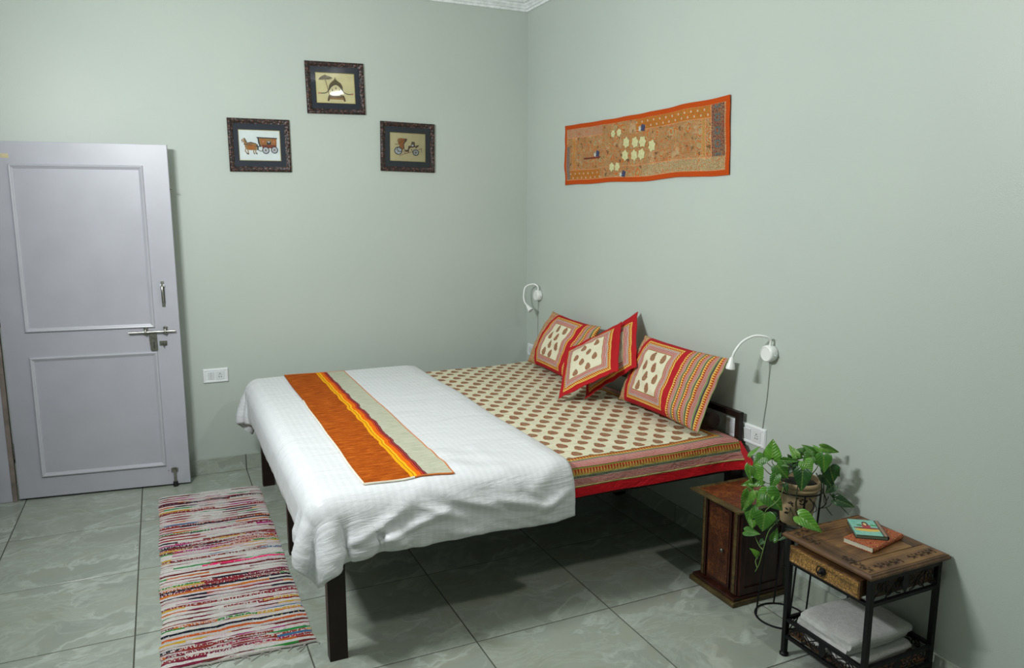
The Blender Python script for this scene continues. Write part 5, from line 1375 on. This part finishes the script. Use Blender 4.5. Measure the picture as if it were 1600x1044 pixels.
# ------------------------------------------------------------------ folded towels
def towel(label, x0, x1, y0, y1, z0, layers, t, seed):
    """a cloth folded over and over: serpentine section in (y, z), swept along x"""
    path = []; r = t/2
    for k in range(layers):
        z = z0 + r + k*t; ya, yb = (y0+r, y1-r) if k % 2 == 0 else (y1-r, y0+r)
        for q in range(15): path.append((lerp(ya, yb, q/14), z))
        if k < layers-1:
            sg = 1 if k % 2 == 0 else -1
            for q in range(1, 6): a = -PI/2 + PI*q/6; path.append((yb + sg*r*math.cos(a)*1.0, z + r + r*math.sin(a)))
    hw = t*0.5*0.97; n = len(path); upl, dnl = [], []
    for i in range(n):
        a = np.array(path[min(i+1, n-1)]) - np.array(path[max(i-1, 0)]); a = a/np.linalg.norm(a); nn = np.array([-a[1], a[0]])
        upl.append(tuple(np.array(path[i]) + nn*hw)); dnl.append(tuple(np.array(path[i]) - nn*hw))
    loop = upl + dnl[::-1]; m = len(loop); NXs = 30; rows = []
    zt = z0 + layers*t
    for i in range(NXs+1):
        s = i/NXs; e = 1 - abs(2*s-1)**8*0.12; row = []
        for y, z in loop:
            hh = (z-z0)/(zt-z0); k = 4.0
            dz = mnoise.noise(Vector((s*2.4+seed, y*9, seed)))*0.008*hh + mnoise.noise(Vector((s*6+seed, y*30, 1.0)))*0.0015*hh
            ym = (y0+y1)/2; yy = ym + (y-ym)*(1-0.06*abs(2*s-1)**4 + 0.03*mnoise.noise(Vector((s*3, z*40+seed, 0))))
            xx = lerp(x0, x1, s) + (0.010*mnoise.noise(Vector((z*90+seed, y*6, 2.0))) if i in (0, NXs) else 0.0)
            zz = z0 + (z-z0)*(0.80+0.20*e) + dz*e - 0.010*hh*(1-e)*3
            row.append((xx, yy, max(zz, z0+0.0005)))
        rows.append(row)
    g_ = G().grid(rows, wrap=True)
    for rr in (rows[0], rows[-1]):
        mm = len(upl); g_.add(list(rr), [(k, k+1, m-2-k, m-1-k) for k in range(mm-1)])
    ob = g_.build('folded_towel', M_TOWEL, None, smooth=True, angle=60)
    tag(ob, label, 'towel', 'folded towels on the side table shelf')
towel('white folded towel resting directly on the lower shelf of the side table', -0.350, -0.075, -3.290, -3.065, 0.0955, 3, 0.0155, 3.0)
towel('white folded towel on top of the other towel under the side table', -0.364, -0.060, -3.275, -3.040, 0.1445, 3, 0.0180, 8.0)

# ------------------------------------------------------------------ notebooks
def notebook(ctr, rot, w, l, t, cover, pages, label, group, uvtop=False, spine_round=True):
    root = empty('notebook', ctr, label, 'notebook', group)
    c, s = math.cos(rot), math.sin(rot); O = Vector(ctr)
    U, V, Z = Vector((c, s, 0)), Vector((-s, c, 0)), Vector((0, 0, 1))
    def cov(z0, z1):
        g_ = G(); pts = [(-w/2, -l/2), (w/2, -l/2), (w/2, l/2), (-w/2, l/2)]
        v = [tuple(O + U*x + V*y + Z*z0) for x, y in pts] + [tuple(O + U*x + V*y + Z*z1) for x, y in pts]
        uv = [(0, 0), (1, 0), (1, 1), (0, 1)]*2
        g_.add(v, [(0, 3, 2, 1), (4, 5, 6, 7), (0, 1, 5, 4), (1, 2, 6, 5), (2, 3, 7, 6), (3, 0, 4, 7)], 0, uv); return g_
    cov(0.0, 0.0022).build('back_cover', cover if not uvtop else M_TEALEDGE, root, bevel=0.0008)
    cov(t-0.0022, t).build('front_cover', cover, root, bevel=0.0008)
    g_ = G(); n = 8     # rounded spine along the +x edge
    pr_ = [(w/2 + 0.0*k + (t/2)*math.cos(-PI/2 + PI*k/n)*0.7, t/2 + (t/2)*math.sin(-PI/2 + PI*k/n)) for k in range(n+1)]
    g_.grid([[tuple(O + U*x + V*y + Z*z) for x, z in pr_] for y in (-l/2, l/2)]); g_.build('spine', cover if not uvtop else M_TEALEDGE, root, smooth=True)
    g_ = G(); nn = 7
    for k in range(nn):
        za, zb = lerp(0.0023, t-0.0023, k/nn), lerp(0.0023, t-0.0023, (k+1)/nn)-0.0002; i_ = 0.0018 + 0.0008*(k % 2)
        pts = [(-w/2+i_, -l/2+i_), (w/2+0.001, -l/2+i_), (w/2+0.001, l/2-i_), (-w/2+i_, l/2-i_)]
        g_.add([tuple(O + U*x + V*y + Z*za) for x, y in pts] + [tuple(O + U*x + V*y + Z*zb) for x, y in pts], [(0, 3, 2, 1), (4, 5, 6, 7), (0, 1, 5, 4), (1, 2, 6, 5), (2, 3, 7, 6), (3, 0, 4, 7)])
    g_.build('page_block', pages, root)
    return root
notebook((-0.166, -3.168, 0.4868), math.radians(-79), 0.106, 0.200, 0.0195, M_REDBOOK, M_PAGES, 'red and gold printed notebook lying under the teal one on the table', 'notebooks on the side table')
notebook((-0.158, -3.135, 0.5066), math.radians(-36), 0.104, 0.138, 0.015, M_TEALBOOK, M_PAGES2, 'small teal painted notebook lying on top of the red notebook', 'notebooks on the side table', uvtop=True)

# ------------------------------------------------------------------ rag rug
RC = [(-2.506, -0.328), (-1.957, -0.357), (-1.957, -2.172), (-2.500, -2.150)]
NUr, NVr = 26, 540; T_ = []; UVg = []
for i in range(NVr+1):
    t = i/NVr; row = []; ru = []
    for j in range(NUr+1):
        s = j/NUr
        x = lerp(lerp(RC[0][0], RC[1][0], s), lerp(RC[3][0], RC[2][0], s), t); y = lerp(lerp(RC[0][1], RC[3][1], t), lerp(RC[1][1], RC[2][1], t), s)
        ed = abs(2*s-1)**6
        x += ed*(1 if s > .5 else -1)*(0.007*mnoise.noise(Vector((t*38, s*3, 0.0))) + 0.008*mnoise.noise(Vector((t*7, s*3, 6.0))))
        vv = t*1.82
        wob = mnoise.noise(Vector((s*3, vv*2, 0.0)))*0.010
        y += mnoise.noise(Vector((s*2.2, t*6, 4.0)))*0.010*min(1, 6*min(t, 1-t)+.3)
        rd = abs(math.sin(PI*(vv+wob)/RUGP))
        z = 0.0035 + 0.0075*rd**0.7 + 0.002*mnoise.noise(Vector((s*40, vv*60, 2.0)))
        z *= (1 - 0.8*ed**3); 
        row.append((x, y, max(z, 0.0012))); ru.append((s*0.55, vv))
    T_.append(row); UVg.append(ru)
rgm = G().grid(T_, UVg)
rug = rgm.build('rag_rug', M_RUG, None, smooth=True, angle=180)
tag(rug, 'multicoloured striped rag rug on the tiles between door and bed', 'rug')
fg = G(); rr = random.Random(3)
def thread(x, y, dx, dy, n=6):
    pts = [(x, y, 0.007)]; a = rr.uniform(-1, 1)
    for k in range(1, n+1):
        t = k/n; pts.append((x + dx*t + 0.012*math.sin(a+t*4)*t, y + dy*t + 0.006*math.sin(a*3+t*5)*t, 0.0022 + 0.005*(1-t)))
    fg.tube(pts, 0.0013, 5)
for k in range(30):
    s = k/29; x = lerp(RC[3][0], RC[2][0], s) + rr.uniform(-.006, .006); y = lerp(RC[3][1], RC[2][1], s)+0.004
    thread(x, y, rr.uniform(-.05, .05), -rr.uniform(0.012, 0.05))
for k in range(9):
    s = rr.random(); thread(lerp(RC[0][0], RC[1][0], s), lerp(RC[0][1], RC[1][1], s)-0.004, rr.uniform(-.03, .03), rr.uniform(0.008, 0.028))
thread(RC[0][0]+.004, -0.62, -0.035, 0.012)
fg.tube([(lerp(RC[3][0], RC[2][0], k/30), lerp(RC[3][1], RC[2][1], k/30) - 0.006 + 0.008*mnoise.noise(Vector((k*.5, 0, 0))), 0.006) for k in range(31)], 0.005, 6)
f_ = fg.build('fringe', M_FRINGE, rug, smooth=True); f_['kind'] = 'stuff'
